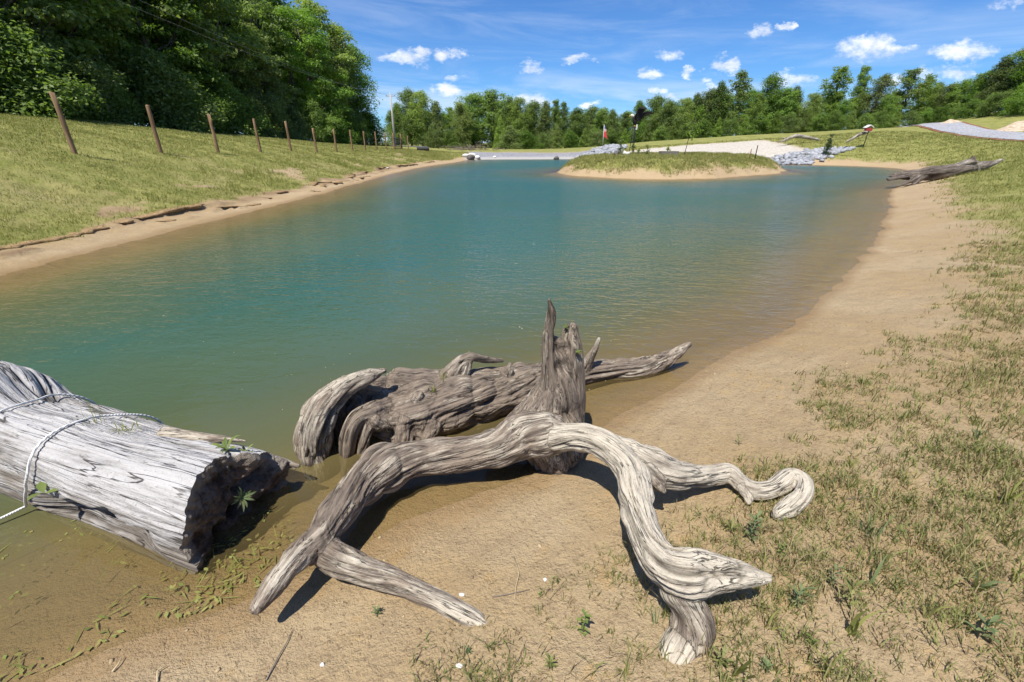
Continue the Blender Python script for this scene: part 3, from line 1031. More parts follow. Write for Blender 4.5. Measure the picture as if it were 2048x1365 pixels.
def driftwood(name, branches, voxel, mat, smooth_it=8, amp=1.0, lump=1.0, seed=0, twist=2.0, dents=()):
    """branches: list of control lists (x,y,z,radius,pale). One continuous weathered surface round all of them."""
    res = [resample(b) for b in branches]
    paths = [capsule(r[:, :3], r[:, 3]) for r in res]
    src = tube_mesh(name+'_src', paths, mat, 14)
    tmp = bpy.data.objects.new(name+'_tmp', src)
    COL.objects.link(tmp)
    md = tmp.modifiers.new('r', 'REMESH')
    md.mode = 'VOXEL'
    md.voxel_size = voxel
    dg = bpy.context.evaluated_depsgraph_get()
    me = bpy.data.meshes.new_from_object(tmp.evaluated_get(dg))
    bpy.data.objects.remove(tmp, do_unlink=True)
    bpy.data.meshes.remove(src)
    n = len(me.vertices)
    co = np.empty(n*3, np.float32)
    me.vertices.foreach_get('co', co)
    co = co.reshape(-1, 3).astype(np.float64)
    ed = np.empty(len(me.edges)*2, np.int32)
    me.edges.foreach_get('vertices', ed)
    ed = ed.reshape(-1, 2)
    deg = np.bincount(ed.ravel(), minlength=n)[:, None].astype(float)
    # rounded joints: a few relaxations, then half of the shrinkage taken back
    for k in range(smooth_it):
        s = np.zeros_like(co)
        for a in range(3):
            s[:, a] = np.bincount(ed[:, 0], co[ed[:, 1], a], n) + np.bincount(ed[:, 1], co[ed[:, 0], a], n)
        f = .6 if k % 2 == 0 else -.45
        co = co + f*(s/np.maximum(deg, 1)-co)
    me.vertices.foreach_set('co', co.astype(np.float32).ravel())
    me.update()
    nr = np.empty(n*3, np.float32)
    me.vertices.foreach_get('normal', nr)
    nr = nr.reshape(-1, 3).astype(np.float64)
    D = np.full((len(res), n), 1e3)
    LOC = []
    for bi, r in enumerate(res):
        P = r[:, :3]
        T = np.gradient(P, axis=0)
        T /= np.linalg.norm(T, axis=1, keepdims=True)+1e-9
        N = np.zeros_like(T)
        v = np.cross(T[0], [0.31, 0.2, 0.93])
        v /= np.linalg.norm(v)
        for i in range(len(P)):
            v = v - T[i]*np.dot(v, T[i])
            v /= np.linalg.norm(v)
            N[i] = v
        B = np.cross(T, N)
        S = np.concatenate([[0], np.cumsum(np.linalg.norm(np.diff(P, axis=0), axis=1))])
        best = np.full(n, 1e9)
        seg = np.zeros(n, int)
        tt = np.zeros(n)
        for i in range(len(P)-1):
            e = P[i+1]-P[i]
            w = co-P[i]
            tu = w@e/(e@e+1e-12)
            t = np.clip(tu, 0, 1)
            q = ((w-t[:, None]*e)**2).sum(1)
            if i == 0:
                t = np.minimum(tu, 1)
            if i == len(P)-2:
                t = np.maximum(t if i == 0 else tu, 0) if i else tu
            m_ = q < best
            best[m_] = q[m_]
            seg[m_] = i
            tt[m_] = t[m_]
        t = tt
        i0, i1 = seg, seg+1
        lerp = lambda A: A[i0]*(1-t)[:, None]+A[i1]*t[:, None]
        C = lerp(P)
        t = np.clip(t, -6, 7)
        rad_t = np.clip(t, 0, 1)
        rad = r[i0, 3]*(1-rad_t)+r[i1, 3]*rad_t
        pal = r[i0, 4]*(1-rad_t)+r[i1, 4]*rad_t
        s = S[i0]*(1-t)+S[i1]*t
        off = co-C
        u = (off*lerp(N)).sum(1)
        w = (off*lerp(B)).sum(1)
        ca, sa = np.cos(twist*s), np.sin(twist*s)
        LOC.append((np.stack([u*ca-w*sa, u*sa+w*ca, s], 1), rad, pal))
        D[bi] = np.sqrt(best)-rad
    Wt = np.exp(-np.clip((D-D.min(0))/(.026*max(1, voxel/.006)), 0, 30))
    Wt /= Wt.sum(0)
    disp = np.zeros(n)
    streak = np.zeros(n)
    crack = np.zeros(n)
    pale = np.zeros(n)
    fs = min(1.0, .006/voxel)
    for bi, (q, rad, pal) in enumerate(LOC):
        m_ = Wt[bi] > .02
        if not m_.any():
            continue
        qq = q[m_] + 3.1*bi
        rr = rad[m_]
        warp = vnoise(qq*np.array([9, 9, 3])*fs, seed+1)[:, None]*.02/fs
        q1 = qq + warp
        c1 = np.clip(1-np.abs(vnoise(q1*np.array([26, 26, 1.7])*fs, seed+2))*2.2, 0, 1)**3 * sstep(vnoise(qq*np.array([8, 8, 2.0])*fs, seed+8), -.3, .25)
        c2 = np.clip(1-np.abs(vnoise(q1*np.array([55, 55, 3.2])*fs, seed+3))*2.0, 0, 1)**2
        st = fbm(q1*np.array([62, 62, 3.6])*fs, seed+4, 2)
        lp = fbm(qq*np.array([9, 9, 5])*fs, seed+5, 3)
        big = vnoise(qq*np.array([5, 5, 3.5])*fs, seed+6)
        sc = np.clip(rr/.07, .22, 1.3)*max(1, voxel/.006)**.85
        knot = np.clip(vnoise(qq*np.array([14, 14, 9])*fs, seed+11)-.35, 0, 1)
        dd = amp*sc*(-.013*c1 - .0045*c2 + .0035*st) + lump*rr*(.20*lp+.20*big+.35*knot + .30*(np.abs(vnoise(qq*np.array([7, 7, 6])*fs, seed+13))-.35))
        disp[m_] += Wt[bi][m_]*dd
        streak[m_] += Wt[bi][m_]*(.5+.5*st-.25*c2)
        crack[m_] += Wt[bi][m_]*np.clip(c1*1.1+.25*c2-.1, 0, 1)
        pale[m_] += Wt[bi][m_]*pal[m_]
    for (cx, cy_, cz, rad, dpt) in dents:
        f = np.exp(-(((co-np.array([cx, cy_, cz]))**2).sum(1)/rad**2))
        disp -= dpt*f
        crack = np.maximum(crack, .8*np.clip(f*1.5-.6, 0, 1))
    co = co + nr*disp[:, None]
    me.vertices.foreach_set('co', co.astype(np.float32).ravel())
    me.polygons.foreach_set('use_smooth', np.ones(len(me.polygons), dtype=bool))
    col_attr(me, 'grain', np.stack([np.clip(streak, 0, 1), np.clip(crack, 0, 1), np.clip(pale, -1, 1.5)], 1))
    dom = Wt.argmax(0)
    fib = np.zeros((n, 3), np.float32)
    for bi, (q, rad, pal) in enumerate(LOC):
        fib[dom == bi] = (q + 3.1*bi)[dom == bi]
    at_ = me.attributes.new('fibre', 'FLOAT_VECTOR', 'POINT')
    at_.data.foreach_set('vector', fib.ravel())
    me.name = name
    me.materials.clear()
    me.materials.append(mat)
    me.update()
    return me


def br(*pts):
    """points given as (px, py, height, thickness in photograph pixels, pale) -> world control points"""
    out = []
    for (px, py, z, th, pl) in pts:
        p = at(px, py, z)
        depth = p.y*math.cos(PITCH) + (EYE-z)*math.sin(PITCH)
        out.append((p.x, p.y, p.z, .5*th*depth/FOC, pl))
    return out


def brY(*pts):
    """the same with the distance ahead given instead of the height"""
    out = []
    for (px, py, Y, th, pl) in pts:
        p = aty(px, py, Y)
        depth = p.y*math.cos(PITCH) + (EYE-p.z)*math.sin(PITCH)
        out.append((p.x, p.y, p.z, .5*th*depth/FOC, pl))
    return out


# --- the forked root in front: splintered stump, arching limb with two prongs, bleached arms
SY = 2.42
stump = [
    brY((1112, 930, SY-.10, 90, .1), (1112, 880, SY-.06, 122, .35), (1114, 830, SY, 100, .25), (1117, 780, SY+.02, 80, 0), (1114, 730, SY+.03, 52, .15), (1110, 690, SY+.03, 38, .1)),
    brY((1108, 800, SY-.03, 46, 0), (1104, 740, SY-.01, 36, .15), (1102, 690, SY, 29, .15), (1101, 655, SY, 25, .1), (1103, 628, SY, 20, .1), (1101, 611, SY, 14, .1), (1098, 600, SY, 8, .15)),
    brY((1094, 800, SY-.05, 30, 0), (1091, 750, SY-.03, 22, .15), (1091, 700, SY-.02, 18, 0), (1092, 668, SY-.02, 14, .15)),
    brY((1143, 925, SY-.03, 46, .3), (1144, 850, SY+.03, 50, .25), (1145, 790, SY+.04, 52, 0), (1146, 740, SY+.05, 46, .15), (1145, 700, SY+.05, 40, .15), (1144, 670, SY+.06, 30, .1), (1145, 656, SY+.06, 24, .1)),
    brY((1158, 830, SY+.02, 24, .1), (1160, 770, SY+.03, 20, 0), (1158, 725, SY+.04, 18, 0), (1154, 690, SY+.05, 14, 0), (1152, 652, SY+.06, 9, .15)),
    brY((1132, 700, SY+.08, 22, .1), (1131, 672, SY+.08, 18, .1), (1131, 660, SY+.08, 12, .1)),
    brY((1124, 815, SY+.09, 60, .1), (1124, 750, SY+.10, 34, -.3), (1124, 715, SY+.10, 24, -.4)),
    brY((1136, 900, SY-.12, 36, .4), (1150, 920, SY-.14, 26, .4), (1160, 934, SY-.15, 8, .4)),
    brY((1060, 850, SY-.12, 70, .2), (1078, 880, SY-.14, 80, .5), (1090, 915, SY-.12, 70, .1)),
    brY((990, 890, 2.30, 50, .1), (1035, 866, 2.33, 76, .2), (1066, 838, 2.36, 82, .2), (1090, 800, 2.40, 66, .1), (1104, 750, 2.43, 40, .1)),
]
limb = br((1095, 868, .30, 92, .4), (1050, 874, .27, 90, .35), (1000, 895, .23, 78, .3), (940, 906, .195, 70, .2), (880, 911, .18, 72, .25), (820, 920, .18, 76, .2),
          (770, 936, .185, 82, .3), (722, 968, .19, 82, .25), (688, 1008, .20, 78, .2), (658, 1050, .205, 74, .1), (634, 1082, .21, 70, .1), (606, 1104, .215, 60, .25), (580, 1132, .22, 52, .45), (552, 1166, .21, 46, .35), (530, 1195, .20, 38, .15), (514, 1216, .19, 28, .1))
prong_r = br((662, 1030, .18, 34, 0.10), (644, 1066, .185, 54, 0.10), (652, 1098, .16, 70, 0.30), (690, 1126, .125, 66, 0.45), (740, 1146, .10, 56, 0.45), (800, 1166, .095, 48, 0.35), (850, 1190, .085, 44, 0.50), (900, 1215, .08, 50, 0.65), (945, 1243, .075, 52, 0.70), (972, 1262, .07, 40, 0.70))
arm = br((1036, 878, .22, 30, .1), (1076, 874, .265, 52, .4), (1120, 876, .335, 56, .7), (1165, 873, .40, 54, 1.0), (1205, 890, .42, 56, 1.1), (1243, 920, .42, 56, 1.1), (1266, 955, .42, 60, 1.1), (1272, 1000, .42, 74, 1.15), (1285, 1050, .42, 70, 1.1), (1302, 1094, .41, 76, 1.05),
         (1330, 1132, .40, 92, .9), (1372, 1149, .40, 98, .9), (1420, 1147, .41, 84, .95), (1466, 1148, .42, 64, 1.0), (1506, 1153, .42, 44, 1.1), (1536, 1156, .42, 24, 1.2))
arm_low = br((1330, 1150, .37, 50, .6), (1380, 1172, .37, 46, .5), (1440, 1172, .385, 36, .5), (1496, 1164, .405, 24, .7))
foot = br((1335, 1130, .38, 40, .6), (1352, 1165, .35, 80, .6), (1374, 1205, .29, 76, .25), (1388, 1248, .22, 86, .1), (1382, 1290, .16, 74, .2))
foot2 = br((1395, 1225, .26, 40, .3), (1412, 1260, .21, 40, .1), (1400, 1300, .16, 36, .0))
toe = br((1375, 1275, .185, 62, .6), (1352, 1312, .15, 66, .8), (1342, 1335, .12, 50, .8))
bough = br((1200, 882, .40, 34, .9), (1240, 898, .405, 54, .9), (1282, 922, .39, 72, .8), (1325, 944, .345, 64, .8), (1380, 953, .27, 52, .9), (1428, 950, .24, 44, .9), (1458, 948, .235, 42, 1.0), (1485, 970, .225, 40, .9), (1515, 984, .225, 38, .9),
           (1550, 978, .245, 40, .9), (1582, 956, .28, 38, .9), (1606, 962, .295, 30, 1.05), (1607, 985, .285, 32, 1.05), (1584, 1010, .25, 38, 1.0), (1555, 1030, .225, 26, 1.0))
spur = br((1487, 975, .225, 34, 1.0), (1495, 992, .21, 24, 1.0), (1497, 1004, .20, 14, 1.0))
spur2 = br((1292, 945, .38, 54, .7), (1316, 968, .345, 36, .6), (1327, 982, .32, 14, .5))
knob = br((625, 1110, .18, 40, -.2), (622, 1128, .15, 16, -.2))
def dn(px, py, Y, rad, dpt):
    p = aty(px, py, Y)
    return (p.x, p.y, p.z, rad, dpt)


A_dents = [dn(1126, 700, SY-.03, .05, .05), (dn(1126, 670, SY-.02, .05, .05)), dn(1124, 735, SY-.03, .045, .04), dn(1132, 845, SY-.08, .035, .03), dn(1131, 820, SY-.07, .035, .03), dn(1130, 870, SY-.08, .035, .03),
           dn(1156, 712, SY, .03, .02), dn(1010, 925, 2.18, .06, .03), dn(760, 965, 1.92, .05, .02), dn(690, 1040, 1.72, .05, .02)]
for q_ in br((1415, 1140, .47, 1, 0), (1440, 1145, .465, 1, 0), (1462, 1150, .46, 1, 0)):
    A_dents.append((q_[0], q_[1], q_[2], .032, .030))
for q_ in br((1290, 925, .42, 1, 0), (1300, 1010, .44, 1, 0), (1250, 1010, .44, 1, 0), (1310, 1180, .36, 1, 0), (1390, 1210, .31, 1, 0), (1360, 1235, .26, 1, 0), (1410, 1250, .24, 1, 0), (1575, 985, .27, 1, 0)):
    A_dents.append((q_[0], q_[1], q_[2], .03, .018))
A_me = driftwood('driftwood_root', stump + [limb, prong_r, arm, arm_low, foot, foot2, toe, bough, spur, spur2, knob], .0060, M_WOOD, 18, 1.4, .62, 3, 1.2, A_dents)
rootA = tag(link('driftwood_root', A_me), 'forked grey driftwood root with splintered upright stump and bleached twisting arms on the sand', 'driftwood')

# --- the uprooted trunk lying in the water behind it
trunkB = brY((745, 812, 2.74, 96, 0), (790, 826, 2.72, 126, 0), (840, 822, 2.74, 138, 0), (900, 808, 2.80, 122, .05), (960, 795, 2.90, 110, .1), (1020, 778, 3.02, 90, .1), (1080, 762, 3.18, 70, .1), (1150, 748, 3.36, 52, .1),
             (1220, 742, 3.50, 50, .15), (1280, 738, 3.58, 46, .15), (1325, 722, 3.62, 38, .2), (1355, 705, 3.64, 26, .3), (1377, 690, 3.66, 15, .4))
B_br = [trunkB,
        brY((768, 742, 2.64, 14, .6), (740, 752, 2.60, 28, .6), (706, 766, 2.54, 38, .6), (676, 786, 2.48, 48, .5), (650, 812, 2.43, 60, .5), (632, 850, 2.39, 70, .5), (626, 895, 2.36, 66, .5), (632, 940, 2.34, 54, .4), (642, 985, 2.33, 34, .1)),
        brY((606, 850, 2.45, 26, .5), (602, 885, 2.43, 26, .5), (612, 930, 2.41, 24, .4), (626, 970, 2.38, 20, .3)),
        brY((690, 766, 2.56, 34, .3), (690, 757, 2.56, 16, .4)),
        brY((668, 790, 2.52, 40, .1), (700, 788, 2.60, 30, 0), (720, 800, 2.66, 26, 0)),
        brY((690, 772, 2.56, 34, .2), (720, 778, 2.66, 40, .2), (755, 785, 2.74, 50, .1)),
        brY((712, 806, 2.62, 24, 0), (700, 818, 2.58, 18, 0), (694, 828, 2.56, 8, 0)),
        brY((770, 815, 2.60, 50, 0), (738, 826, 2.50, 40, 0), (712, 838, 2.44, 36, -.1), (698, 870, 2.40, 34, -.1), (692, 915, 2.38, 28, -.2), (690, 945, 2.37, 22, -.2)),
        brY((745, 838, 2.48, 34, 0), (734, 868, 2.43, 26, 0), (724, 905, 2.40, 20, 0)),
        brY((790, 840, 2.56, 60, .1), (765, 848, 2.48, 42, .2), (752, 842, 2.44, 24, .3)),
        brY((810, 850, 2.56, 70, .1), (805, 880, 2.48, 50, 0), (800, 905, 2.46, 30, -.1)),
        brY((860, 850, 2.58, 60, .1), (850, 872, 2.53, 46, .1), (846, 894, 2.52, 28, 0)),
        brY((650, 830, 2.56, 26, -.4), (664, 880, 2.54, 26, -.4), (674, 930, 2.50, 26, -.4), (680, 965, 2.48, 20, -.4)),
        brY((676, 790, 2.66, 44, -.5), (690, 840, 2.64, 60, -.6), (700, 890, 2.62, 64, -.6), (706, 950, 2.58, 54, -.6)),
        brY((720, 790, 2.66, 46, 0), (726, 815, 2.58, 40, .1), (718, 835, 2.52, 22, .1)),
        brY((752, 768, 2.74, 30, .2), (778, 764, 2.8, 26, .2), (800, 770, 2.84, 30, .1)),
        brY((820, 812, 2.62, 34, .2), (834, 797, 2.60, 22, .4), (842, 786, 2.59, 9, .5)),
        brY((880, 772, 2.86, 46, .5), (905, 742, 2.88, 36, .6), (925, 722, 2.90, 30, .55), (944, 714, 2.92, 22, .4), (975, 720, 3.02, 18, .2), (1004, 722, 3.1, 10, .1)),
        brY((926, 762, 2.88, 22, .5), (934, 740, 2.87, 17, .5), (940, 718, 2.9, 15, .4)),
        brY((1000, 765, 2.98, 44, .3), (1016, 744, 2.96, 26, .4), (1020, 729, 2.95, 9, .4)),
        brY((1166, 742, 3.36, 32, .2), (1180, 718, 3.34, 20, .3), (1192, 696, 3.33, 14, .5), (1198, 679, 3.33, 9, .8)),
        brY((1066, 742, 3.18, 28, 0), (1076, 733, 3.18, 14, 0)),
        brY((800, 770, 2.82, 70, .1), (870, 775, 2.86, 70, .1), (930, 775, 2.92, 60, .1)),
        brY((1110, 762, 3.30, 40, .2), (1180, 756, 3.42, 34, .3), (1260, 752, 3.54, 26, .3), (1312, 742, 3.6, 16, .2)),
        ]
B_dents = [dn(718, 792, 2.60, .05, .06), dn(745, 800, 2.62, .05, .05), dn(772, 812, 2.56, .045, .04), dn(690, 800, 2.55, .05, .05), dn(775, 870, 2.44, .05, .05), dn(822, 855, 2.50, .04, .04), dn(795, 785, 2.66, .05, .04),
           dn(848, 800, 2.66, .04, .035), dn(880, 840, 2.62, .05, .04), dn(905, 775, 2.74, .05, .035), dn(940, 790, 2.80, .05, .035), dn(955, 825, 2.78, .05, .035), dn(1000, 800, 2.9, .05, .03), dn(925, 728, 2.84, .022, .03), dn(650, 900, 2.33, .03, .02), dn(640, 835, 2.36, .03, .02)]
B_me = driftwood('uprooted_trunk', B_br, .0072, M_WOOD, 6, 2.0, .8, 17, .6, B_dents)
rootB = tag(link('uprooted_trunk', B_me), 'gnarled uprooted trunk lying in the shallows behind the forked root', 'driftwood')


# --- the thick hollow log at the left
LOG_O = np.array([-1.47, 1.80, .045])
LOG_A = np.array([-.949, .315, .02])
LOG_A /= np.linalg.norm(LOG_A)
LOG_H = np.cross(LOG_A, [0, 0, 1.0])
LOG_H /= np.linalg.norm(LOG_H)            # towards far-right side
LOG_U = np.cross(LOG_H, LOG_A)
LOG_LEN = 3.2


def log_radius(s, th):
    r = .325 + .015*sstep(s, .0, 1.2) + .20*sstep(s, 1.65, 2.1)*np.clip(np.cos(th-1.5), 0, 1)**2 + .03*np.sin(th*3+1.0)*sstep(s, .1, .8)
    sh = 1 + (.33-.20*sstep(s, 0, .9))*np.exp(-((th-1.95)/.62)**2)
    # long hollow with an overhanging flap on the near side
    e_ = .05*np.sin(s*9)+.04*np.sin(s*23)
    flap = sstep(th, math.pi-.47+e_, math.pi-.40+e_)*(1-sstep(th, math.pi-.25, math.pi+.35))*sstep(s, .14, .40)*(1-sstep(s, .80, 1.10))
    return r*sh - .095*flap


def log_point(s, th, extra=0.0):
    r = log_radius(s, th) + extra
    return LOG_O + s[:, None]*LOG_A + (r*np.cos(th))[:, None]*LOG_H + (r*np.sin(th))[:, None]*LOG_U


NS, NT_ = 330, 420
sv_ = np.concatenate([np.linspace(0, 1.7, 260), np.linspace(1.7, LOG_LEN, NS-260+1)[1:]])
tv_ = np.arange(NT_)/NT_*2*math.pi
S_, T_ = np.meshgrid(sv_, tv_, indexing='ij')
S_, T_ = S_.ravel(), T_.ravel()
q = np.stack([np.cos(T_)*.36, np.sin(T_)*.36, S_], 1)
warp = vnoise(q*np.array([5, 5, 1.5]), 70)[:, None]*.035
q1 = q+warp
c1 = np.clip(1-np.abs(vnoise(q1*np.array([17, 17, .9]), 71))*2.4, 0, 1)**3*sstep(vnoise(q*np.array([6, 6, 1.2]), 72), -.2, .3)
c2 = np.clip(1-np.abs(vnoise(q1*np.array([38, 38, 1.8]), 73))*2.0, 0, 1)**2
st = fbm(q1*np.array([45, 45, 2.2]), 74, 3)
lp = fbm(q*np.array([5, 5, 2.0]), 75, 3)
plate = vnoise(q1*np.array([10, 10, 1.1]), 76)
ex = -.030*c1 - .008*c2 + .006*st + .020*lp + .012*np.sign(plate)*np.clip(np.abs(plate)*3, 0, 1)*.5
pts = log_point(S_, T_, ex)
# ragged broken end
jag = .055*vnoise(np.stack([np.cos(T_)*2.6, np.sin(T_)*2.6, T_*0], 1), 77) + .016*vnoise(np.stack([np.cos(T_)*12, np.sin(T_)*12, T_*0], 1), 78)
pts = pts + ((jag-.02)*np.clip(1-S_/.25, 0, 1))[:, None]*LOG_A
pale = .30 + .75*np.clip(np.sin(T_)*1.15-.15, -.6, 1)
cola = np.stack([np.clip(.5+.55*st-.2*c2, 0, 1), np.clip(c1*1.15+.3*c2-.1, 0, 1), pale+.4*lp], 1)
idx = np.arange(NS*NT_).reshape(NS, NT_)
nx_ = np.roll(idx, -1, axis=1)
side_f = np.stack([idx[:-1], nx_[:-1], nx_[1:], idx[1:]], -1).reshape(-1, 4)
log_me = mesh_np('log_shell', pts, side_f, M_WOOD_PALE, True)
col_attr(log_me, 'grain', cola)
at_ = log_me.attributes.new('fibre', 'FLOAT_VECTOR', 'POINT')
at_.data.foreach_set('vector', np.ascontiguousarray(q1, dtype=np.float32).ravel())
logC = thing('hollow_log', 'thick silvery log with a dark rotted end, bound with white rope, lying in the shallows', 'log', tuple(LOG_O))
o = link('log_shell', log_me, logC, tuple(-Vector(LOG_O)))
# rotted end: inward rings with pits and two deep cavities
M_ROT, g, out = new_mat('rotten_heartwood')
tcn = g.new('ShaderNodeTexCoord')
ob = tcn.outputs['Object']
n1_ = g.noise(ob, 14, 5, .65)
n2_ = g.noise(ob, 55, 4, .65)
cc = g.mix(g.step(n1_, .35, .65), (.045, .030, .022), (.16, .125, .10))
cc = g.mix(g.step(n2_, .55, .72, 0, .7), cc, (.02, .014, .010))
cc = g.mix(g.step(g.noise(ob, 6, 3, .5), .56, .7, 0, .6), cc, (.19, .12, .085))
cc = g.mix(g.step(g.math('ADD', g.attr('rim'), g.math('MULTIPLY', g.math('SUBTRACT', n1_, .5), .5)), .72, .95, 0, .75), cc, (.26, .225, .185))
principled(g, out, cc, .95, g.bump(g.math('ADD', n1_, n2_), .9, .02), .1)
NRr = 70
rim = pts.reshape(NS, NT_, 3)[0]
cen = LOG_O + .01*LOG_U
fr = (np.arange(NRr)/(NRr-1))
FR, TT = np.meshgrid(fr, tv_, indexing='ij')
FRf, TTf = FR.ravel(), TT.ravel()
inner = (rim[None]*(1-FR[..., None]) + cen*FR[..., None]).reshape(-1, 3)
loc2 = np.stack([(inner-LOG_O)@LOG_H, (inner-LOG_O)@LOG_U, np.zeros(len(inner))], 1)
deep_ = .012*sstep(FRf, 0, .25) + .03*fbm(loc2*np.array([9, 9, 1]), 81, 3)*sstep(FRf, 0, .1) + .014*fbm(loc2*np.array([40, 40, 1]), 82, 2)*sstep(FRf, 0, .06)
for (cu, cvv, ru, rv_, dp) in [(.02, .02, .06, .05, .15), (-.12, -.02, .04, .08, .09), (.10, .17, .08, .04, .08), (.16, -.04, .06, .04, .07), (-.02, -.07, .12, .09, .04), (-.05, .06, .04, .04, .05)]:
    dd = ((loc2[:, 0]-cu)/ru)**2+((loc2[:, 1]-cvv)/rv_)**2
    deep_ = deep_ + dp*np.exp(-dd**1.5)*sstep(FRf, .05, .2)
inner = inner + deep_[:, None]*LOG_A
idx = np.arange(NRr*NT_).reshape(NRr, NT_)
nx_ = np.roll(idx, -1, axis=1)
end_f = np.stack([idx[:-1], idx[1:], nx_[1:], nx_[:-1]], -1).reshape(-1, 4)
end_me = mesh_np('rotted_end', inner, end_f, M_ROT, True)
float_attr(end_me, 'rim', 1-FRf)
e = link('rotted_end', end_me, logC, tuple(-Vector(LOG_O)))
e['label'] = 'dark crumbling rotted end of the log'
# splinters: torn sliver on the far top edge, flake bundle at the far lower rim
spl = [driftwood('splinter', [[(*log_point(np.array([s0]), np.array([t0]), e0)[0], r0, .5) for (s0, t0, e0, r0) in pp]], .006, M_WOOD, 4, .8, .3, 5) for pp in (
    [(.62, 1.15, .0, .045), (.40, 1.02, .01, .032), (.26, .95, .03, .018), (.14, .90, .045, .006)],
    [(.20, .42, .0, .03), (.02, .40, .01, .024), (-.12, .38, .015, .012)],
    [(.16, .30, .0, .022), (-.02, .31, .012, .016), (-.10, .33, .0, .007)])]
for s_ in spl:
    link('splinter', s_, logC, tuple(-Vector(LOG_O)))

# --- rope
M_ROPE, g, out = new_mat('white_rope')
tcn = g.new('ShaderNodeTexCoord')
wv = g.new('ShaderNodeTexWave')
wv.inputs['Scale'].default_value = 42.0
wv.inputs['Distortion'].default_value = .6
g.put(wv.inputs['Vector'], tcn.outputs['Object'])
principled(g, out, g.mix(wv.outputs['Fac'], (.62, .60, .56), (.82, .80, .76)), .8, g.bump(wv.outputs['Fac'], .6, .004), .25)


def rope_on_log(sts, rad, tail=None):
    sts = np.array(sts, float)
    n = 90
    k = np.linspace(0, len(sts)-1, n)
    s = np.interp(k, np.arange(len(sts)), sts[:, 0])
    t = np.interp(k, np.arange(len(sts)), sts[:, 1])
    ker = np.ones(7)/7
    s[3:-3] = np.convolve(s, ker, 'valid')
    t[3:-3] = np.convolve(t, ker, 'valid')
    P = log_point(s, t, .017)
    if tail is not None:
        P = np.concatenate([P, tail])
    return tube_mesh('rope', [(P, np.full(len(P), rad))], M_ROPE, 8)


def log_st(px, py):
    """log surface coordinates under a photograph pixel (nearest to the eye)"""
    x, f, u = ray(px, py)
    d = np.array([x, f, u])
    d = d/np.linalg.norm(d)
    o_ = np.array([0, 0, EYE])
    best = None
    for t in np.arange(1.0, 6.0, .01):
        p = o_+d*t
        w = p-LOG_O
        s = float(w@LOG_A)
        hh, uu_ = float(w@LOG_H), float(w@LOG_U)
        th = math.atan2(uu_, hh) % (2*math.pi)
        r = math.hypot(hh, uu_)
        rr = float(log_radius(np.array([s]), np.array([th]))[0])
        if r <= rr and s > 0:
            return s, th
        if best is None or r-rr < best[0]:
            best = (r-rr, s, th)
    return best[1], best[2]
rope1 = rope_on_log([log_st(-140, 905), log_st(-60, 862), log_st(0, 832), log_st(50, 812), log_st(100, 794), (log_st(100, 794)[0]-.02, log_st(100, 794)[1]-.9), (log_st(100, 794)[0]+.02, -.4)], .0068)
tag(link('rope', rope1), 'white rope crossing the top of the hollow log at the picture\'s left edge', 'rope')
sA = log_st(200, 838)
endp = at(-30, 1052, .03)
endq = at(-150, 1105, .0)
lastp = log_st(60, 1008)
lp3 = log_point(np.array([lastp[0]]), np.array([lastp[1]]), .02)[0]
tail = np.array([lp3*(1-k)+np.array(endp)*k for k in (.3, .6, 1.0)] + [np.array(endq)])
rope2 = rope_on_log([(sA[0]-.06, sA[1]-1.2), (sA[0]-.04, sA[1]-.5), sA, log_st(150, 852), log_st(100, 878), log_st(76, 905), log_st(66, 950), log_st(60, 985), lastp], .0068, tail)
tag(link('rope', rope2), 'white rope looped over the hollow log and down its near side into the water', 'rope')


# ------------------------------------------------------------------ posts, gate, pole
def simple_wood(name, dark, light, scale=1.0):
    m, g, out = new_mat(name)
    tcn = g.new('ShaderNodeTexCoord')
    x_, y_, z_ = g.sep(tcn.outputs['Object'])
    oi = g.new('ShaderNodeObjectInfo')
    v = g.comb(g.math('MULTIPLY', x_, 22.0*scale), g.math('MULTIPLY', y_, 22.0*scale), g.math('ADD', g.math('MULTIPLY', z_, 1.4*scale), g.math('MULTIPLY', oi.outputs['Random'], 40.0)))
    n = g.noise(v, 1.0, 4, .6)
    principled(g, out, g.mix(g.step(n, .3, .7), dark, light), .9, g.bump(n, .5, .012), .15)
    return m


def plain(name, color, rough=.6, spec=.3, metal=0.0, vary=.25, sc=12.0):
    m, g, out = new_mat(name)
    tcn = g.new('ShaderNodeTexCoord')
    n = g.noise(tcn.outputs['Object'], sc, 4, .6)
    dk = tuple(c*(1-vary) for c in color)
    principled(g, out, g.mix(n, dk, color), rough, g.bump(n, .25, .01), spec, metal)
    return m


M_POST = simple_wood('post_wood', (.15, .088, .048), (.31, .20, .115))
M_BLACK = plain('black_iron', (.03, .03, .032), .5)
M_POLE = simple_wood('pole_wood', (.33, .33, .33), (.50, .49, .47), .4)
M_WIRE = plain('wire', (.30, .31, .32), .5)

fence_px = [(145, 297, 177), (320, 299, 206), (435, 299, 221), (520, 300, 236), (582, 302, 245), (633, 302, 250), (673, 302, 256), (705, 300, 260), (731, 299, 262), (754, 299, 266), (773, 299, 269)]
RF = random.Random(2)
FY = [14.75, 18.7, 22.3, 26.0, 29.7, 33.4, 37.1, 40.8, 44.5, 48.2, 51.9]


def post_mesh(h, r, seed):
    rs = np.random.RandomState(seed)
    zz = np.array([-.35, 0, h*.25, h*.5, h*.75, h-.012, h])
    P = np.stack([np.cumsum(rs.normal(0, .004, 7)), np.cumsum(rs.normal(0, .004, 7)), zz], 1)
    R = np.array([1.08, 1.05, 1.02, 1.0, .97, .95, .86])*r
    return tube_mesh('fence_post', [(P, R)], M_POST, 12)


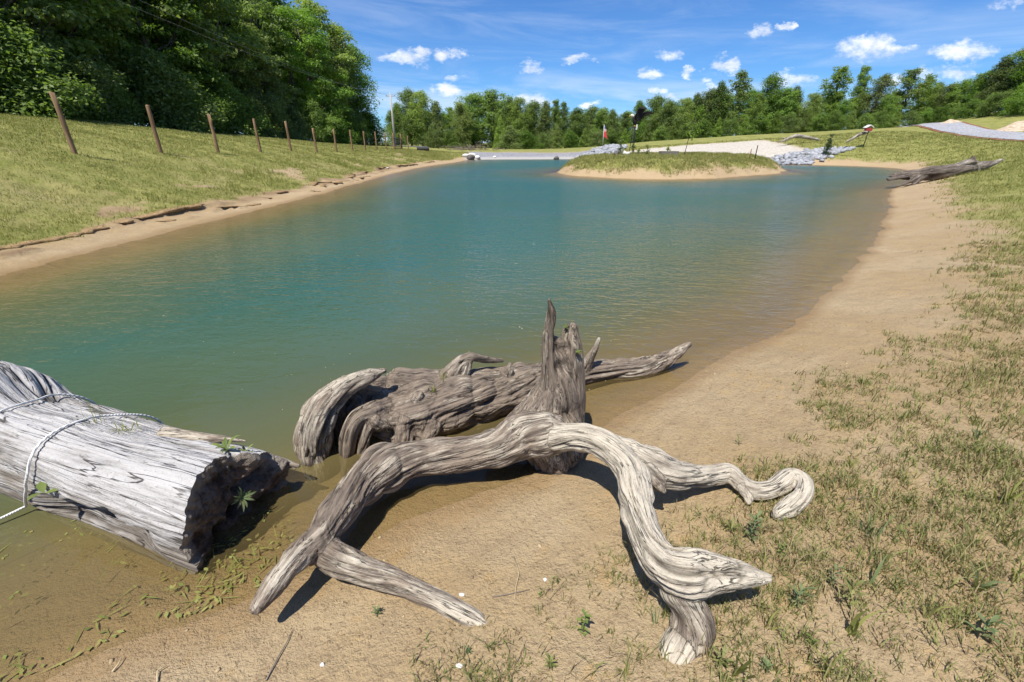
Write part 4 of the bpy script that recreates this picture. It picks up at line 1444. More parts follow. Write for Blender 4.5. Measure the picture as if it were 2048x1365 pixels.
for i, Y in enumerate(FY):
    b = aty(fence_px[i][0], fence_px[i][1], Y)
    h = 1.62 + RF.uniform(-.05, .05)
    p = link('fence_post', post_mesh(h, .068, i), None, (b.x, Y, hgt(b.x, Y)-.01))
    p.rotation_euler = (RF.uniform(-.012, .012), RF.uniform(-.015, .015), RF.uniform(0, 6))
    tag(p, '%s round wooden fence post from the left on the grass bank' % ORD[i], 'post', 'fence posts on the grass bank')
p = link('fence_post', post_mesh(1.6, .068, 40), None, (aty(817, 300, 63).x, 63, hgt(aty(817, 300, 63).x, 63)))
tag(p, 'lone wooden fence post just past the black gate', 'post', 'fence posts on the grass bank')
gp0 = Vector((aty(789, 299, 55.6).x, 55.6, 0))
gp1 = Vector((aty(804, 300, 59.2).x, 59.2, 0))
for (v, lab) in ((gp0, 'thick dark post on the near side of the black gate'), (gp1, 'thick dark post on the far side of the black gate')):
    p = link('gate_post', post_mesh(1.75, .10, 50), None, (v.x, v.y, hgt(v.x, v.y)))
    tag(p, lab, 'post', 'gate posts')


def boxes_mesh(name, boxes, mat, bevel=0.0):
    """list of (centre, size, optional rotation about z)"""
    bm = bmesh.new()
    for bx in boxes:
        c, s = bx[0], bx[1]
        rz = bx[2] if len(bx) > 2 else 0
        r = bmesh.ops.create_cube(bm, size=1.0)
        for v in r['verts']:
            x, y, z = v.co.x*s[0], v.co.y*s[1], v.co.z*s[2]
            v.co = Vector((x*math.cos(rz)-y*math.sin(rz)+c[0], x*math.sin(rz)+y*math.cos(rz)+c[1], z+c[2]))
    if bevel:
        bmesh.ops.bevel(bm, geom=bm.edges[:], offset=bevel, segments=2, affect='EDGES')
    me = bpy.data.meshes.new(name)
    bm.to_mesh(me)
    bm.free()
    me.materials.append(mat)
    return me


gd_ = gp1-gp0
gl_ = gd_.length
gate = thing('gate', 'low black metal bar gate hung between two dark posts', 'gate', (gp0.x, gp0.y, hgt(gp0.x, gp0.y)), math.atan2(gd_.y, gd_.x))
for z in (.14, .62, 1.15):
    link('rail', tube_mesh('rail', [(np.array([[.14, 0, z], [gl_/2, 0, z], [gl_-.14, 0, z]]), np.full(3, .03))], M_BLACK, 8), gate)
bar = tube_mesh('bar', [(np.array([[0, 0, .1], [0, 0, .65], [0, 0, 1.22]]), np.full(3, .022))], M_BLACK, 8)
for k in range(9):
    link('bar', bar, gate, (.16+(gl_-.32)*k/8, 0, 0))

PY = 86
pb = aty(790, 286, PY)
pz0 = hgt(pb.x, PY)
pole_h = aty(784, 186, PY).z - pz0
pole = thing('utility_pole', 'slender pale utility pole at the end of the wood', 'pole', (pb.x, PY, pz0))
link('shaft', tube_mesh('shaft', [(np.array([[0, 0, -.4], [0, 0, pole_h*.5], [0, 0, pole_h]]), np.array([.21, .17, .13]))], M_POLE, 10), pole)
link('crossarm', boxes_mesh('crossarm', [((0, 0, pole_h-.5), (1.6, .10, .12))], M_POLE, .01), pole)
for k in (-.7, .7):
    link('insulator', tube_mesh('insulator', [(np.array([[k, 0, pole_h-.46], [k, 0, pole_h-.36], [k, 0, pole_h-.26]]), np.array([.04, .07, .03]))], M_WIRE, 8), pole)
for (k, zz, lab) in ((-.7, 9.6, 'upper thin overhead wire sagging in front of the wood towards the pole'), (.7, 8.3, 'lower thin overhead wire sagging in front of the wood towards the pole')):
    A0 = np.array([pb.x+k, PY, pz0+pole_h-.26])
    B0 = np.array([-21.5+k*.6, 8.0, zz+1.9])
    tt = np.linspace(0, 1, 40)
    P = A0[None]*(1-tt)[:, None]+B0[None]*tt[:, None]
    P[:, 2] -= 1.6*4*tt*(1-tt)
    tag(link('overhead_wire', tube_mesh('overhead_wire', [(P, np.full(40, .009))], M_WIRE, 5)), lab, 'wire', 'overhead wires')

# corrugated drain pipe on the lawn
cp = aty(846, 298, 60)
M_PIPE = plain('black_plastic', (.035, .035, .038), .5)
bmz = np.linspace(0, 1.5, 31)
rr_ = .23+.018*np.sign(np.sin(np.arange(31)*math.pi/1.5))
Pp = np.stack([bmz-.75, np.zeros(31), np.full(31, .22)], 1)
pipe = thing('drain_pipe', 'short black corrugated drain pipe lying on the lawn near the gate', 'pipe', (cp.x, 60, hgt(cp.x, 60)), .15)
V_, Q_ = tubes([(Pp, rr_)], 14)
Q_ = Q_[(Q_[:, 2] != Q_[:, 3])]
link('pipe_shell', mesh_np('pipe_shell', V_, Q_, M_PIPE, True), pipe)
V_, Q_ = tubes([(Pp, rr_-.03)], 14)
Q_ = Q_[(Q_[:, 2] != Q_[:, 3])]
link('pipe_lining', mesh_np('pipe_lining', V_, Q_[:, ::-1], M_PIPE, True), pipe)


# ------------------------------------------------------------------ roads and heaps
def draped(name, center, width, mat, lift, n=60, across=8):
    c = resample([(x, y, 0, w, 0) for (x, y), w in zip(center, width)], 14)
    P = c[:, :2]
    T = np.gradient(P, axis=0)
    T /= np.linalg.norm(T, axis=1, keepdims=True)
    Nn = np.stack([-T[:, 1], T[:, 0]], 1)
    V = []
    for k in range(across+1):
        f = (k/across-.5)*2
        q = P+Nn*(c[:, 3]*f)[:, None]
        z = terr(q[:, 0], q[:, 1])[0]
        V.append(np.stack([q[:, 0], q[:, 1], z+lift+.05*(1-f*f)], 1))
    V = np.array(V)
    k, n_ = V.shape[:2]
    idx = np.arange(k*n_).reshape(k, n_)
    F = np.stack([idx[:-1, :-1], idx[1:, :-1], idx[1:, 1:], idx[:-1, 1:]], -1).reshape(-1, 4)
    return tag(link(name, mesh_np(name, V.reshape(-1, 3), F, mat, True)), kind='structure')


M_GRAVEL, g, out = new_mat('road_gravel')
geo = g.new('ShaderNodeNewGeometry')
vor = g.new('ShaderNodeTexVoronoi')
g.put(vor.inputs['Vector'], geo.outputs['Position'])
vor.inputs['Scale'].default_value = 7.0
vx = g.sep(vor.outputs['Color'])[0]
nn = g.noise(geo.outputs['Position'], 1.2, 3, .5)
principled(g, out, g.mix(g.step(nn, .4, .7, 0, .4), g.mix(vx, (.21, .215, .24), (.42, .43, .46)), (.34, .31, .27)), .95, g.bump(vor.outputs['Distance'], .8, .05), .2)
M_DIRT = plain('road_edge_soil', (.26, .13, .075), .95, .1, 0, .4, 3.0)
road_c = [(35.0, 20.0), (39.5, 32), (43.5, 42), (50.0, 55), (57.5, 68), (66, 84), (75, 100)]
draped('road_verge', road_c, [2.2, 2.2, 2.2, 2.2, 2.2, 2.2, 2.2], M_DIRT, .05)
draped('gravel_road', road_c, [1.8]*7, M_GRAVEL, .09)
M_ASPH = plain('asphalt', (.16, .165, .18), .9, .2, 0, .3, 2.0)
draped('lane', [(-48, 96), (-34, 90), (-25, 86.5), (-20, 86), (-14, 92), (-8, 104)], [1.8]*6, M_ASPH, .08)

M_SANDHEAP, g, out = new_mat('heap_sand')
geo = g.new('ShaderNodeNewGeometry')
nn = g.noise(geo.outputs['Position'], 2.2, 5, .65)
principled(g, out, g.mix(g.step(nn, .3, .7), (.36, .26, .17), (.58, .49, .37)), .95, g.bump(nn, .9, .12), .1)


def heap(name, cx, cy, ax, ay, h, rz, seed, mat):
    n = 46
    u = np.linspace(-1.25, 1.25, n)
    X, Y = np.meshgrid(u, u)
    X, Y = X.ravel(), Y.ravel()
    wx = cx + X*ax*math.cos(rz)-Y*ay*math.sin(rz)
    wy = cy + X*ax*math.sin(rz)+Y*ay*math.cos(rz)
    r = np.sqrt(X*X+Y*Y)
    nz = fbm2(wx, wy, .7, seed, 4, .6)
    hh = h*np.clip(1-r**1.6, -1, 1)*(1+.55*nz) + .12*h*nz
    z = terr(wx, wy)[0] + np.where(r > 1.15, -.15, hh)
    idx = np.arange(n*n).reshape(n, n)
    F = np.stack([idx[:-1, :-1], idx[:-1, 1:], idx[1:, 1:], idx[1:, :-1]], -1).reshape(-1, 4)
    return link(name, mesh_np(name, np.stack([wx, wy, z], 1), F, mat, True))


h1 = aty(2015, 240, 50)
tag(heap('sand_heap', h1.x+2.0, 50, 4.2, 1.8, .7, .5, 91, M_SANDHEAP), 'pale heap of dumped sand on the verge beyond the gravel road', 'sand heap')
h2 = aty(1900, 243, 62)
tag(heap('sand_heap', h2.x, 62, 1.8, 1.0, .4, .3, 93, M_SANDHEAP), 'small low sand heap at the far end of the gravel road', 'sand heap')


# overhanging turf lip of the washed-out left bank, in ragged runs
M_LIP, g, out = new_mat('torn_turf_soil')
geo = g.new('ShaderNodeNewGeometry')
nn = g.noise(geo.outputs['Position'], 14, 4, .65)
principled(g, out, g.mix(g.step(nn, .35, .65), (.20, .125, .06), (.37, .26, .14)), .95, g.bump(nn, .8, .03), .1)


def turf_lip(y0, y1, off, seed, hmax, gate):
    ys = np.arange(y0, y1, .05)
    lip, _ = lip_line(ys*0, ys)
    lip = lip+off+.10*fbm2(ys*0+seed, ys, 1.3, seed, 3)
    xs = -8.0-lip
    for k in range(3):
        d = terr(xs, ys)[1]
        xs = xs+(d-lip)
    hn = fbm2(ys*0+seed, ys, .55, seed+5, 3)+.35*fbm2(ys*0, ys, 3.3, seed+6, 2)
    h = hmax*sstep(hn, gate, gate+.35)*(1+.4*fbm2(ys*0, ys, 7, seed+7, 2))
    zb = terr(xs-.10, ys)[0]
    zf = terr(xs+.06, ys)[0]
    rag = .03*fbm2(ys*0, ys, 9, seed+8, 2)
    prof = [(-.30, -.03+0*h), (-.20, .006+0*h), (-.08, .016+.06*h), (.045+rag, .010+.05*h), (.05+rag, -.012-.12*h), (-.02, -.02-.4*h), (-.04, -.06-.5*h)]
    rows = []
    for k, (dx_, dz_) in enumerate(prof):
        base = terr(xs+dx_, ys)[0] if k < 3 else zb
        rows.append(np.stack([xs+dx_+0*ys, ys, base+dz_], 1))
    V = np.array(rows)
    keep = h > .012
    idx = np.arange(V.shape[0]*V.shape[1]).reshape(V.shape[:2])
    F = np.stack([idx[:-1, :-1], idx[1:, :-1], idx[1:, 1:], idx[:-1, 1:]], -1)
    F = F[:, keep[:-1] & keep[1:]].reshape(-1, 4)
    return tag(link('bank_lip', mesh_np('bank_lip', V.reshape(-1, 3), F, M_LIP, True)), kind='structure')


turf_lip(4.0, 46.0, .0, 151, .13, -.08)
turf_lip(4.0, 30.0, -.50, 161, .05, .15)

# ------------------------------------------------------------------ stones
def stone_mesh(seed, sub=1):
    rs = np.random.RandomState(seed)
    bm = bmesh.new()
    bmesh.ops.create_icosphere(bm, subdivisions=sub, radius=1.0)
    V = np.array([v.co for v in bm.verts])
    ax = rs.uniform(.7, 1.15, 3)
    for k in range(6):
        d = rs.normal(size=3)
        d /= np.linalg.norm(d)
        m = V@d
        V = V - np.clip(m-.62, 0, 1)[:, None]*d*.9
    V = V*ax*(1+rs.normal(0, .05, (len(V), 1)))
    for v, c in zip(bm.verts, V):
        v.co = c
    F = np.array([[l.vert.index for l in f.loops] for f in bm.faces])
    bm.free()
    return V, F


STONES = [stone_mesh(s) for s in range(8)]


def scatter_stones(name, pts, sizes, mat, seed):
    rs = np.random.RandomState(seed)
    VV, FF = [], []
    b = 0
    for p, s in zip(pts, sizes):
        V, F = STONES[rs.randint(8)]
        a = rs.uniform(0, 6.28)
        R = np.array([[math.cos(a), -math.sin(a), 0], [math.sin(a), math.cos(a), 0], [0, 0, 1]])
        tl = rs.uniform(-.6, .6)
        R = R@np.array([[1, 0, 0], [0, math.cos(tl), -math.sin(tl)], [0, math.sin(tl), math.cos(tl)]])
        VV.append((V*s*np.array([1.1, 1, .8]))@R.T+p)
        FF.append(F+b)
        b += len(V)
    return mesh_np(name, np.concatenate(VV), np.concatenate(FF), mat)


def stone_mat(name, a, b, c2):
    m, g, out = new_mat(name)
    geo = g.new('ShaderNodeNewGeometry')
    n = g.noise(geo.outputs['Position'], 9, 4, .6)
    c = g.mix(geo.outputs['Random Per Island'], a, b)
    principled(g, out, g.mix(g.step(n, .5, .75, 0, .6), c, c2), .9, g.bump(n, .5, .02), .2)
    return m


M_RIP = stone_mat('riprap_limestone', (.22, .23, .25), (.40, .41, .435), (.25, .24, .23))
M_PALE = stone_mat('pale_rock', (.55, .52, .47), (.72, .70, .66), (.35, .31, .26))
M_DROCK = stone_mat('dark_rock', (.09, .08, .07), (.15, .135, .12), (.06, .05, .045))


def riprap(poly_px, n, size, seed, name, label):
    """stones along a strip given by photograph corners with distances: (px0,px1 at the water; px0,px1 at the top)"""
    rs = np.random.RandomState(seed)
    (a0, a1), (b0, b1) = poly_px
    pts, sz = [], []
    for k in range(n):
        f, h = rs.uniform(), rs.uniform()
        lo = np.array(a0)*(1-f)+np.array(a1)*f
        hi = np.array(b0)*(1-f)+np.array(b1)*f
        p = lo*(1-h)+hi*h + rs.normal(0, .18, 2)
        s = size*rs.uniform(.6, 1.4)
        pts.append(p)
        sz.append(s)
    pts = np.array(pts)
    z = terr(pts[:, 0], pts[:, 1])[0]
    z = np.maximum(z, -.1)
    P3 = np.stack([pts[:, 0], pts[:, 1], z+np.array(sz)*.35], 1)
    return tag(link(name, scatter_stones(name, P3, sz, M_RIP, seed)), label, None, kind='stuff')


riprap((((7.6, 58.8), (10.6, 54.2)), ((13.6, 66.0), (14.5, 60.5))), 420, .26, 5, 'riprap_stones', 'grey limestone riprap running down the bank at the right end of the dam')
riprap((((21.5, 44.9), (27.0, 43.7)), ((30.8, 48.6), (34.0, 47.6))), 520, .22, 6, 'riprap_stones', 'grey limestone riprap strip sloping down behind the island')


def one_stone(px, py, Y, size, mat, label, name='rock', group=None, seed=0, z=None):
    if Y is None:
        p = at(px, py, z)
        x, Y = p.x, p.y
    else:
        x = aty(px, py, Y).x
    V, F = stone_mesh(100+seed, 2)
    o_ = link(name, mesh_np(name, V*np.array([size*1.25, size, size*.75]), F, mat), None, (x, Y, max(hgt(x, Y), -.05)+size*.3))
    o_.rotation_euler = (0, 0, seed*1.3)
    return tag(o_, label, 'rock', group)


for k, (px, py, Y, s, lab) in enumerate([(931, 306, 58.5, .42, 'leftmost white rock on the gravel at the left end of the dam'), (944, 303, 59.0, .60, 'largest white rock at the left end of the dam'),
                                         (955, 306, 58.6, .45, 'rightmost white rock at the left end of the dam')]):
    one_stone(px, py, Y, s, M_PALE, lab, group='white rocks at the dam', seed=k)
one_stone(941, 309, 57.4, .62, M_DROCK, 'flat dark rock below the white rocks at the dam', seed=7)
one_stone(1112, 319, 58.3, .5, M_DROCK, 'dark rock breaking the water below the dam', seed=8)
one_stone(989, 309, 59.8, .22, M_PALE, 'small pale stone alone on the grey dam face', seed=9)
one_stone(776, 341, 34.5, .13, M_PALE, 'small white stone at the edge of the left bank', seed=10)
one_stone(1233, 309, 31.6, .30, M_DROCK, 'dark rounded rock left of the eagle on the island', seed=11)
one_stone(1249, 309, 31.4, .24, M_PALE, 'white stone at the foot of the eagle pole', seed=12, group='white stones by the eagle pole')
one_stone(1256, 308.5, 31.8, .20, M_PALE, 'smaller white stone nearest the eagle pole', seed=13, group='white stones by the eagle pole')

# brush heap at the dam's left end
rs = np.random.RandomState(8)
pth = []
for k in range(110):
    c = np.array([aty(935, 294, 66).x + rs.normal(0, 1.9), 66+rs.normal(0, 1.0), 0])
    c[2] = hgt(c[0], c[1])+abs(rs.normal(0, .28))
    a = rs.uniform(0, 6.28)
    l = rs.uniform(.5, 1.5)
    d = np.array([math.cos(a)*l, math.sin(a)*l, rs.uniform(-.1, .5)])
    pth.append((np.array([c-d*.5, c+rs.normal(0, .05, 3), c+d*.5]), np.array([.035, .028, .012])))
M_TWIG = plain('dry_twig', (.26, .215, .17), .95, .1, 0, .45, 20)
tag(link('brush_heap', tube_mesh('brush_heap', pth, M_TWIG, 4)), 'low tangle of dry brush at the foot of the far treeline', None, kind='stuff')

# ------------------------------------------------------------------ pieces of driftwood farther off
D_br = [brY((1790, 352, 21.5, 14, .1), (1830, 350, 22.0, 24, 0), (1870, 346, 22.6, 28, 0), (1910, 341, 23.2, 26, .2), (1950, 335, 23.8, 20, .4), (1985, 327, 24.4, 12, .7), (2005, 320, 24.8, 5, .9)),
        brY((1815, 352, 21.7, 12, -.2), (1795, 356, 21.3, 8, -.2), (1778, 360, 21.0, 5, -.3), (1773, 357, 20.9, 3, -.3)),
        brY((1800, 349, 21.7, 9, .3), (1788, 352, 21.4, 6, .1), (1776, 352, 21.2, 3, .1)),
        brY((1836, 354, 21.8, 12, 0), (1818, 364, 21.2, 7, -.1), (1802, 372, 20.8, 4, -.2)),
        brY((1845, 356, 21.9, 12, 0), (1834, 363, 21.5, 8, .2), (1826, 370, 21.2, 5, .2)),
        brY((1880, 348, 22.6, 14, .4), (1915, 332, 23.1, 13, .7), (1942, 323, 23.4, 12, .7), (1950, 328, 23.5, 11, .7), (1956, 344, 23.5, 8, .5)),
        brY((1945, 324, 23.4, 10, .3), (1946, 316, 23.4, 9, -.5))]
tag(link('fallen_trunk', driftwood('fallen_trunk', D_br, .035, M_WOOD_FAR, 4, 1.0, .7, 33, .1)), 'splintered grey fallen trunk lying across the right bank where sand meets grass', 'driftwood')
E_br = [brY((1556, 285, 52, 3.5, .6), (1570, 281, 52.2, 5, .7), (1582, 275, 52.5, 6, .8), (1597, 272.5, 52.8, 7, .8), (1612, 275, 53, 7, .8), (1625, 277.5, 53.2, 6.5, .8), (1637, 280, 53.4, 5, .9)),
        brY((1573, 279, 52.2, 4, .7), (1566, 276, 52.2, 4, .8))]
tag(link('curved_bough', driftwood('curved_bough', E_br, .05, M_WOOD_FAR, 3, .6, .5, 35)), 'pale arched dead bough lying on the lawn above the white stone', 'driftwood')
F_br = [brY((1694, 284, 47, 4, .3), (1706, 277, 47.2, 5, .5), (1718, 270, 47.5, 5.5, .6), (1730, 266, 47.8, 5.5, .6), (1738, 263, 48, 5, .6))]
tag(link('leaning_bough', driftwood('leaning_bough', F_br, .05, M_WOOD_FAR, 3, .6, .5, 36)), 'grey dead bough propped up against the post of the small red birdhouse', 'driftwood')

# birdhouse on a stake
by = 47.2
bb = aty(1728, 287, by)
bz0 = hgt(bb.x, by)
bztop = aty(1728, 262, by).z - bz0
M_RED = plain('red_paint', (.42, .06, .05), .6)
M_WHITE = plain('white_paint', (.78, .76, .73), .6, .3, 0, .1)
bh_ = thing('birdhouse', 'small red birdhouse with a white roof on a thin stake', 'birdhouse', (bb.x, by, bz0))
link('stake', tube_mesh('stake', [(np.array([[0, 0, -.2], [.06, 0, bztop*.5], [.10, 0, bztop]]), np.full(3, .035))], M_BLACK, 8), bh_)
link('box', boxes_mesh('box', [((0, 0, bztop+.12), (.62, .34, .26))], M_RED, .02), bh_)
bm = bmesh.new()
prof = [(-.40, .24), (0, .46), (.40, .24), (.40, .29), (0, .52), (-.40, .29)]
f0 = [bm.verts.new((x*.95, -.24, bztop+z)) for x, z in prof]
f1 = [bm.verts.new((x*.95, .24, bztop+z)) for x, z in prof]
bm.faces.new(f0)
bm.faces.new(f1[::-1])
for k in range(6):
    bm.faces.new((f0[k], f0[(k+1) % 6], f1[(k+1) % 6], f1[k]))
bmesh.ops.recalc_face_normals(bm, faces=bm.faces)
me = bpy.data.meshes.new('roof')
bm.to_mesh(me)
bm.free()
me.materials.append(M_WHITE)
link('roof', me, bh_)
link('perch', tube_mesh('perch', [(np.array([[-.31, 0, bztop+.06], [-.38, 0, bztop+.06], [-.45, 0, bztop+.06]]), np.full(3, .02))], M_WHITE, 6), bh_)

# flag
fy = 74
fb = aty(1205, 296, fy)
fz0 = hgt(fb.x, fy)
ftop = aty(1207, 250, fy).z - fz0
fl = thing('flagpole', 'silver flagpole with a limp red white and blue flag before the far trees', 'flagpole', (fb.x, fy, fz0))
link('pole', tube_mesh('pole', [(np.array([[0, 0, -.3], [0, 0, ftop*.5], [0, 0, ftop]]), np.array([.06, .055, .045]))], plain('silver_paint', (.55, .56, .58), .4, .5), 10), fl)
M_FLAG, g, out = new_mat('flag_cloth')
tcn = g.new('ShaderNodeTexCoord')
ux, uy, uz = g.sep(tcn.outputs['Object'])
stripe = g.math('GREATER_THAN', g.math('SINE', g.math('MULTIPLY', uz, 38.0)), 0.0)
fc = g.mix(stripe, (.62, .05, .07), (.75, .73, .70))
fc = g.mix(g.math('MULTIPLY', g.math('GREATER_THAN', uz, -.42), g.math('LESS_THAN', ux, .26)), fc, (.05, .07, .20))
fc = g.mix(g.math('LESS_THAN', uz, -.78), fc, (.66, .07, .08))
principled(g, out, fc, .8, None, .2)
nu, nv = 13, 22
V = []
for j in range(nv):
    z = -1.55*j/(nv-1)
    wd = .34+.30*(j/(nv-1))**1.5
    for i in range(nu):
        f = i/(nu-1)
        V.append((f*wd, .09*math.sin(f*9+z*1.3)*(.3+f), z - .55*f*f*(1-.4*j/nv)))
idx = np.arange(nu*nv).reshape(nv, nu)
F = np.stack([idx[:-1, :-1], idx[:-1, 1:], idx[1:, 1:], idx[1:, :-1]], -1).reshape(-1, 4)
fm = mesh_np('flag', np.array(V), F, M_FLAG, True)
fo = link('flag', fm, fl, (.05, 0, ftop-.15))
sd = fo.modifiers.new('s', 'SOLIDIFY')
sd.thickness = .012
link('finial', scatter_stones('finial', [np.array([0, 0, ftop+.04])], [.07], plain('gilt', (.6, .45, .12), .3, .5, .8), 1), fl)

# eagle sculpture on the island
ey = 32.4
eb = aty(1263, 310, ey)
ez0 = hgt(eb.x, ey)
perch = aty(1262, 252, ey).z - ez0
eg = thing('eagle_sculpture', 'bald eagle sculpture with raised wings on a tall black stand on the island', 'sculpture', (eb.x, ey, ez0))
for k, (dx_, dy_) in enumerate(((-.12, 0), (.10, .05), (.0, -.10))):
    link('stand_leg', tube_mesh('stand_leg', [(np.array([[dx_*1.8, dy_*1.8, -.2], [dx_, dy_, perch*.5], [dx_*.7, dy_*.7, perch]]), np.full(3, .022))], M_BLACK, 6), eg)
for z in (.5, 1.1, 1.7):
    link('stand_ring', tube_mesh('stand_ring', [(np.array([[.15*math.cos(a), .12*math.sin(a), z] for a in np.linspace(0, 6.28, 13)]), np.full(13, .013))], M_BLACK, 5), eg)
M_EAGLE = plain('dark_feathers', (.035, .028, .026), .7, .2, 0, .5, 25)
M_EWHITE = plain('white_feathers', (.75, .73, .70), .7, .2, 0, .15, 25)
M_BEAK = plain('beak_yellow', (.65, .42, .06), .5)
def lathe(name, P, R, mat, sides=12):
    return tube_mesh(name, [(np.array(P, float), np.array(R, float))], mat, sides)
link('body', lathe('body', [(.08, 0, perch-.02), (.05, 0, perch+.10), (.0, 0, perch+.28), (-.06, 0, perch+.44), (-.13, 0, perch+.54)], [.03, .12, .17, .14, .08], M_EAGLE), eg)
hd = link('head', lathe('head', [(-.10, 0, perch+.50), (-.16, 0, perch+.57), (-.22, 0, perch+.61), (-.28, 0, perch+.61), (-.32, 0, perch+.60)], [.07, .095, .10, .075, .03], M_EWHITE), eg)
link('beak', lathe('beak', [(-.30, 0, perch+.60), (-.36, 0, perch+.59), (-.41, 0, perch+.555), (-.415, 0, perch+.52)], [.04, .032, .02, .006], M_BEAK, 8), hd)
link('tail', boxes_mesh('tail', [((.14, 0, perch-.08), (.10, .22, .36), 0)], M_EWHITE, .03), eg)
for k in (-.07, .07):
    link('talon', lathe('talon', [(.02, k, perch+.02), (.0, k, perch-.02), (-.04, k, perch-.05)], [.04, .035, .02], M_BEAK, 6), eg)
def wing(sign, tipx, tipz, yy):
    w = link('wing', lathe('wing', [(-.02, sign*.12, perch+.42), (tipx*.35, sign*yy*.4, perch+.42+tipz*.55), (tipx*.65, sign*yy*.7, perch+.42+tipz*.85), (tipx*.95, sign*yy, perch+.42+tipz)], [.09, .06, .045, .02], M_EAGLE, 8), eg)
    for k in range(9):
        f = .12+.88*k/8
        a = np.array([tipx*f*.95, sign*(.12+(yy-.12)*f), perch+.42+tipz*(1-(1-f)**1.7)])
        d = np.array([.24+.22*f, sign*.06, -.34+.26*f])
        n_ = np.array([.0, sign*1.0, .15])
        u_ = np.cross(d, n_)
        u_ = u_/np.linalg.norm(u_)*.055
        V = np.array([a-u_, a+u_, a+d*.7+u_, a+d, a+d*.7-u_*.9])
        V = np.concatenate([V, V+n_*.012])
        F = [[0, 1, 2, 2], [0, 2, 4, 4], [4, 2, 3, 3], [5, 7, 6, 6], [5, 9, 7, 7], [9, 8, 7, 7]]
        bm = bmesh.new()
        vs = [bm.verts.new(v) for v in V]
        bm.faces.new([vs[i] for i in (0, 1, 2, 3, 4)])
        bm.faces.new([vs[i] for i in (9, 8, 7, 6, 5)])
        for i in range(5):
            bm.faces.new([vs[i], vs[(i+1) % 5], vs[(i+1) % 5+5], vs[i+5]][::-1])
        me = bpy.data.meshes.new('feather')
        bm.to_mesh(me)
        bm.free()
        me.materials.append(M_EAGLE)
        link('feather', me, w)
wing(1, .80, .40, .25)
wing(-1, .10, .62, .55)

# ------------------------------------------------------------------ low plants
def blade_material(name, a, b, dry):
    m, g, out = new_mat(name)
    geo = g.new('ShaderNodeNewGeometry')
    rnd = geo.outputs['Random Per Island']
    t = g.attr('tint')
    c = g.mix(rnd, a, b)
    c = g.mix(g.step(t, .55, 1.0), c, dry)
    bs = g.new('ShaderNodeBsdfPrincipled')
    g.put(bs.inputs['Base Color'], c)
    bs.inputs['Roughness'].default_value = .6
    bs.inputs['Specular IOR Level'].default_value = .2
    tr = g.new('ShaderNodeBsdfTranslucent')
    g.put(tr.inputs['Color'], g.mix(1.0, c, (1.15, 1.2, .6), 'MULTIPLY'))
    mx = g.new('ShaderNodeMixShader')
    mx.inputs[0].default_value = .3
    g.l.new(bs.outputs[0], mx.inputs[1])
    g.l.new(tr.outputs[0], mx.inputs[2])
    g.l.new(mx.outputs[0], out.inputs['Surface'])
    return m


M_GRASS = blade_material('grass_blades', (.180, .205, .048), (.330, .330, .105), (.44, .36, .20))
M_WEED = blade_material('weed_leaves', (.115, .165, .042), (.235, .285, .080), (.40, .33, .14))
M_THIN = blade_material('thin_bank_grass', (.140, .165, .050), (.305, .310, .115), (.38, .29, .17))
M_BLUEGRASS = blade_material('grass_blue', (.12, .165, .070), (.20, .245, .105), (.36, .30, .17))


def blades(name, base, height, width, lean, mat, rs, tint, segs=2):
    """one bent tapering blade per base point"""
    n = len(base)
    a = rs.uniform(0, 2*math.pi, n)
    d = np.stack([np.cos(a), np.sin(a), np.zeros(n)], 1)
    sdir = np.stack([-np.sin(a), np.cos(a), np.zeros(n)], 1)
    turn = rs.uniform(-1.2, 1.2, n)
    wd = sdir*np.cos(turn)[:, None] + d*np.sin(turn)[:, None]
    h = height[:, None]
    w = width[:, None]*.5
    ln = (lean*height)[:, None]
    up = np.array([0, 0, 1.0])
    if segs == 1:
        V = np.stack([base-wd*w, base+wd*w, base+d*ln+up*h], 1).reshape(-1, 3)
        F = np.arange(n*3).reshape(n, 3)
        me = mesh_np(name, V, F, mat)
        float_attr(me, 'tint', np.repeat(tint, 3))
        return me
    mid = base + d*ln*.35 + up*h*.6
    tip = base + d*ln + up*h*(1-.25*np.clip(lean, 0, 1.2))[:, None]
    V = np.stack([base-wd*w, base+wd*w, mid-wd*w*.8, mid+wd*w*.8, tip], 1).reshape(-1, 3)
    k = np.arange(n)[:, None]*5
    F = np.concatenate([k+np.array([0, 1, 3]), k+np.array([0, 3, 2]), k+np.array([2, 3, 4])])
    me = mesh_np(name, V, F, mat)
    float_attr(me, 'tint', np.repeat(tint, 5))
    return me


def scatter(n, xr, yr, dens, rs, thin=None):
    x = rs.uniform(xr[0], xr[1], n)
    y = rs.uniform(yr[0], yr[1], n)
    if thin is not None:
        k = rs.uniform(size=n) < thin(x, y)
        x, y = x[k], y[k]
    n = len(x)
    z, d, di = terr(x, y)
    keep = rs.uniform(size=n) < dens(x, y, z, d, di)
    return x[keep], y[keep], z[keep]


def in_view(x, y, m=.06):
    return (np.abs(x) < (1.16+m)*np.maximum(y*1.0, .25)*1.28+.35)


rs = np.random.RandomState(77)


# near right bank: thin tufts of short grass on bare soil
def dens_near(x, y, z, d, di):
    n = fbm2(x, y, 1.3, 101, 3)
    n2 = fbm2(x, y, 4.5, 103, 2)
    lim = 1.05 + .10*np.hypot(x, y)**.7
    p = sstep(d+.45*n+.2*n2, lim*.6, lim*1.25)*(.3+.7*sstep(n+.6*n2, -.3, .3))
    p = p*(1-.85*np.exp(-((x-.45)**2+(y-1.1)**2)/.12))
    return p*in_view(x, y)*(x > -.9)


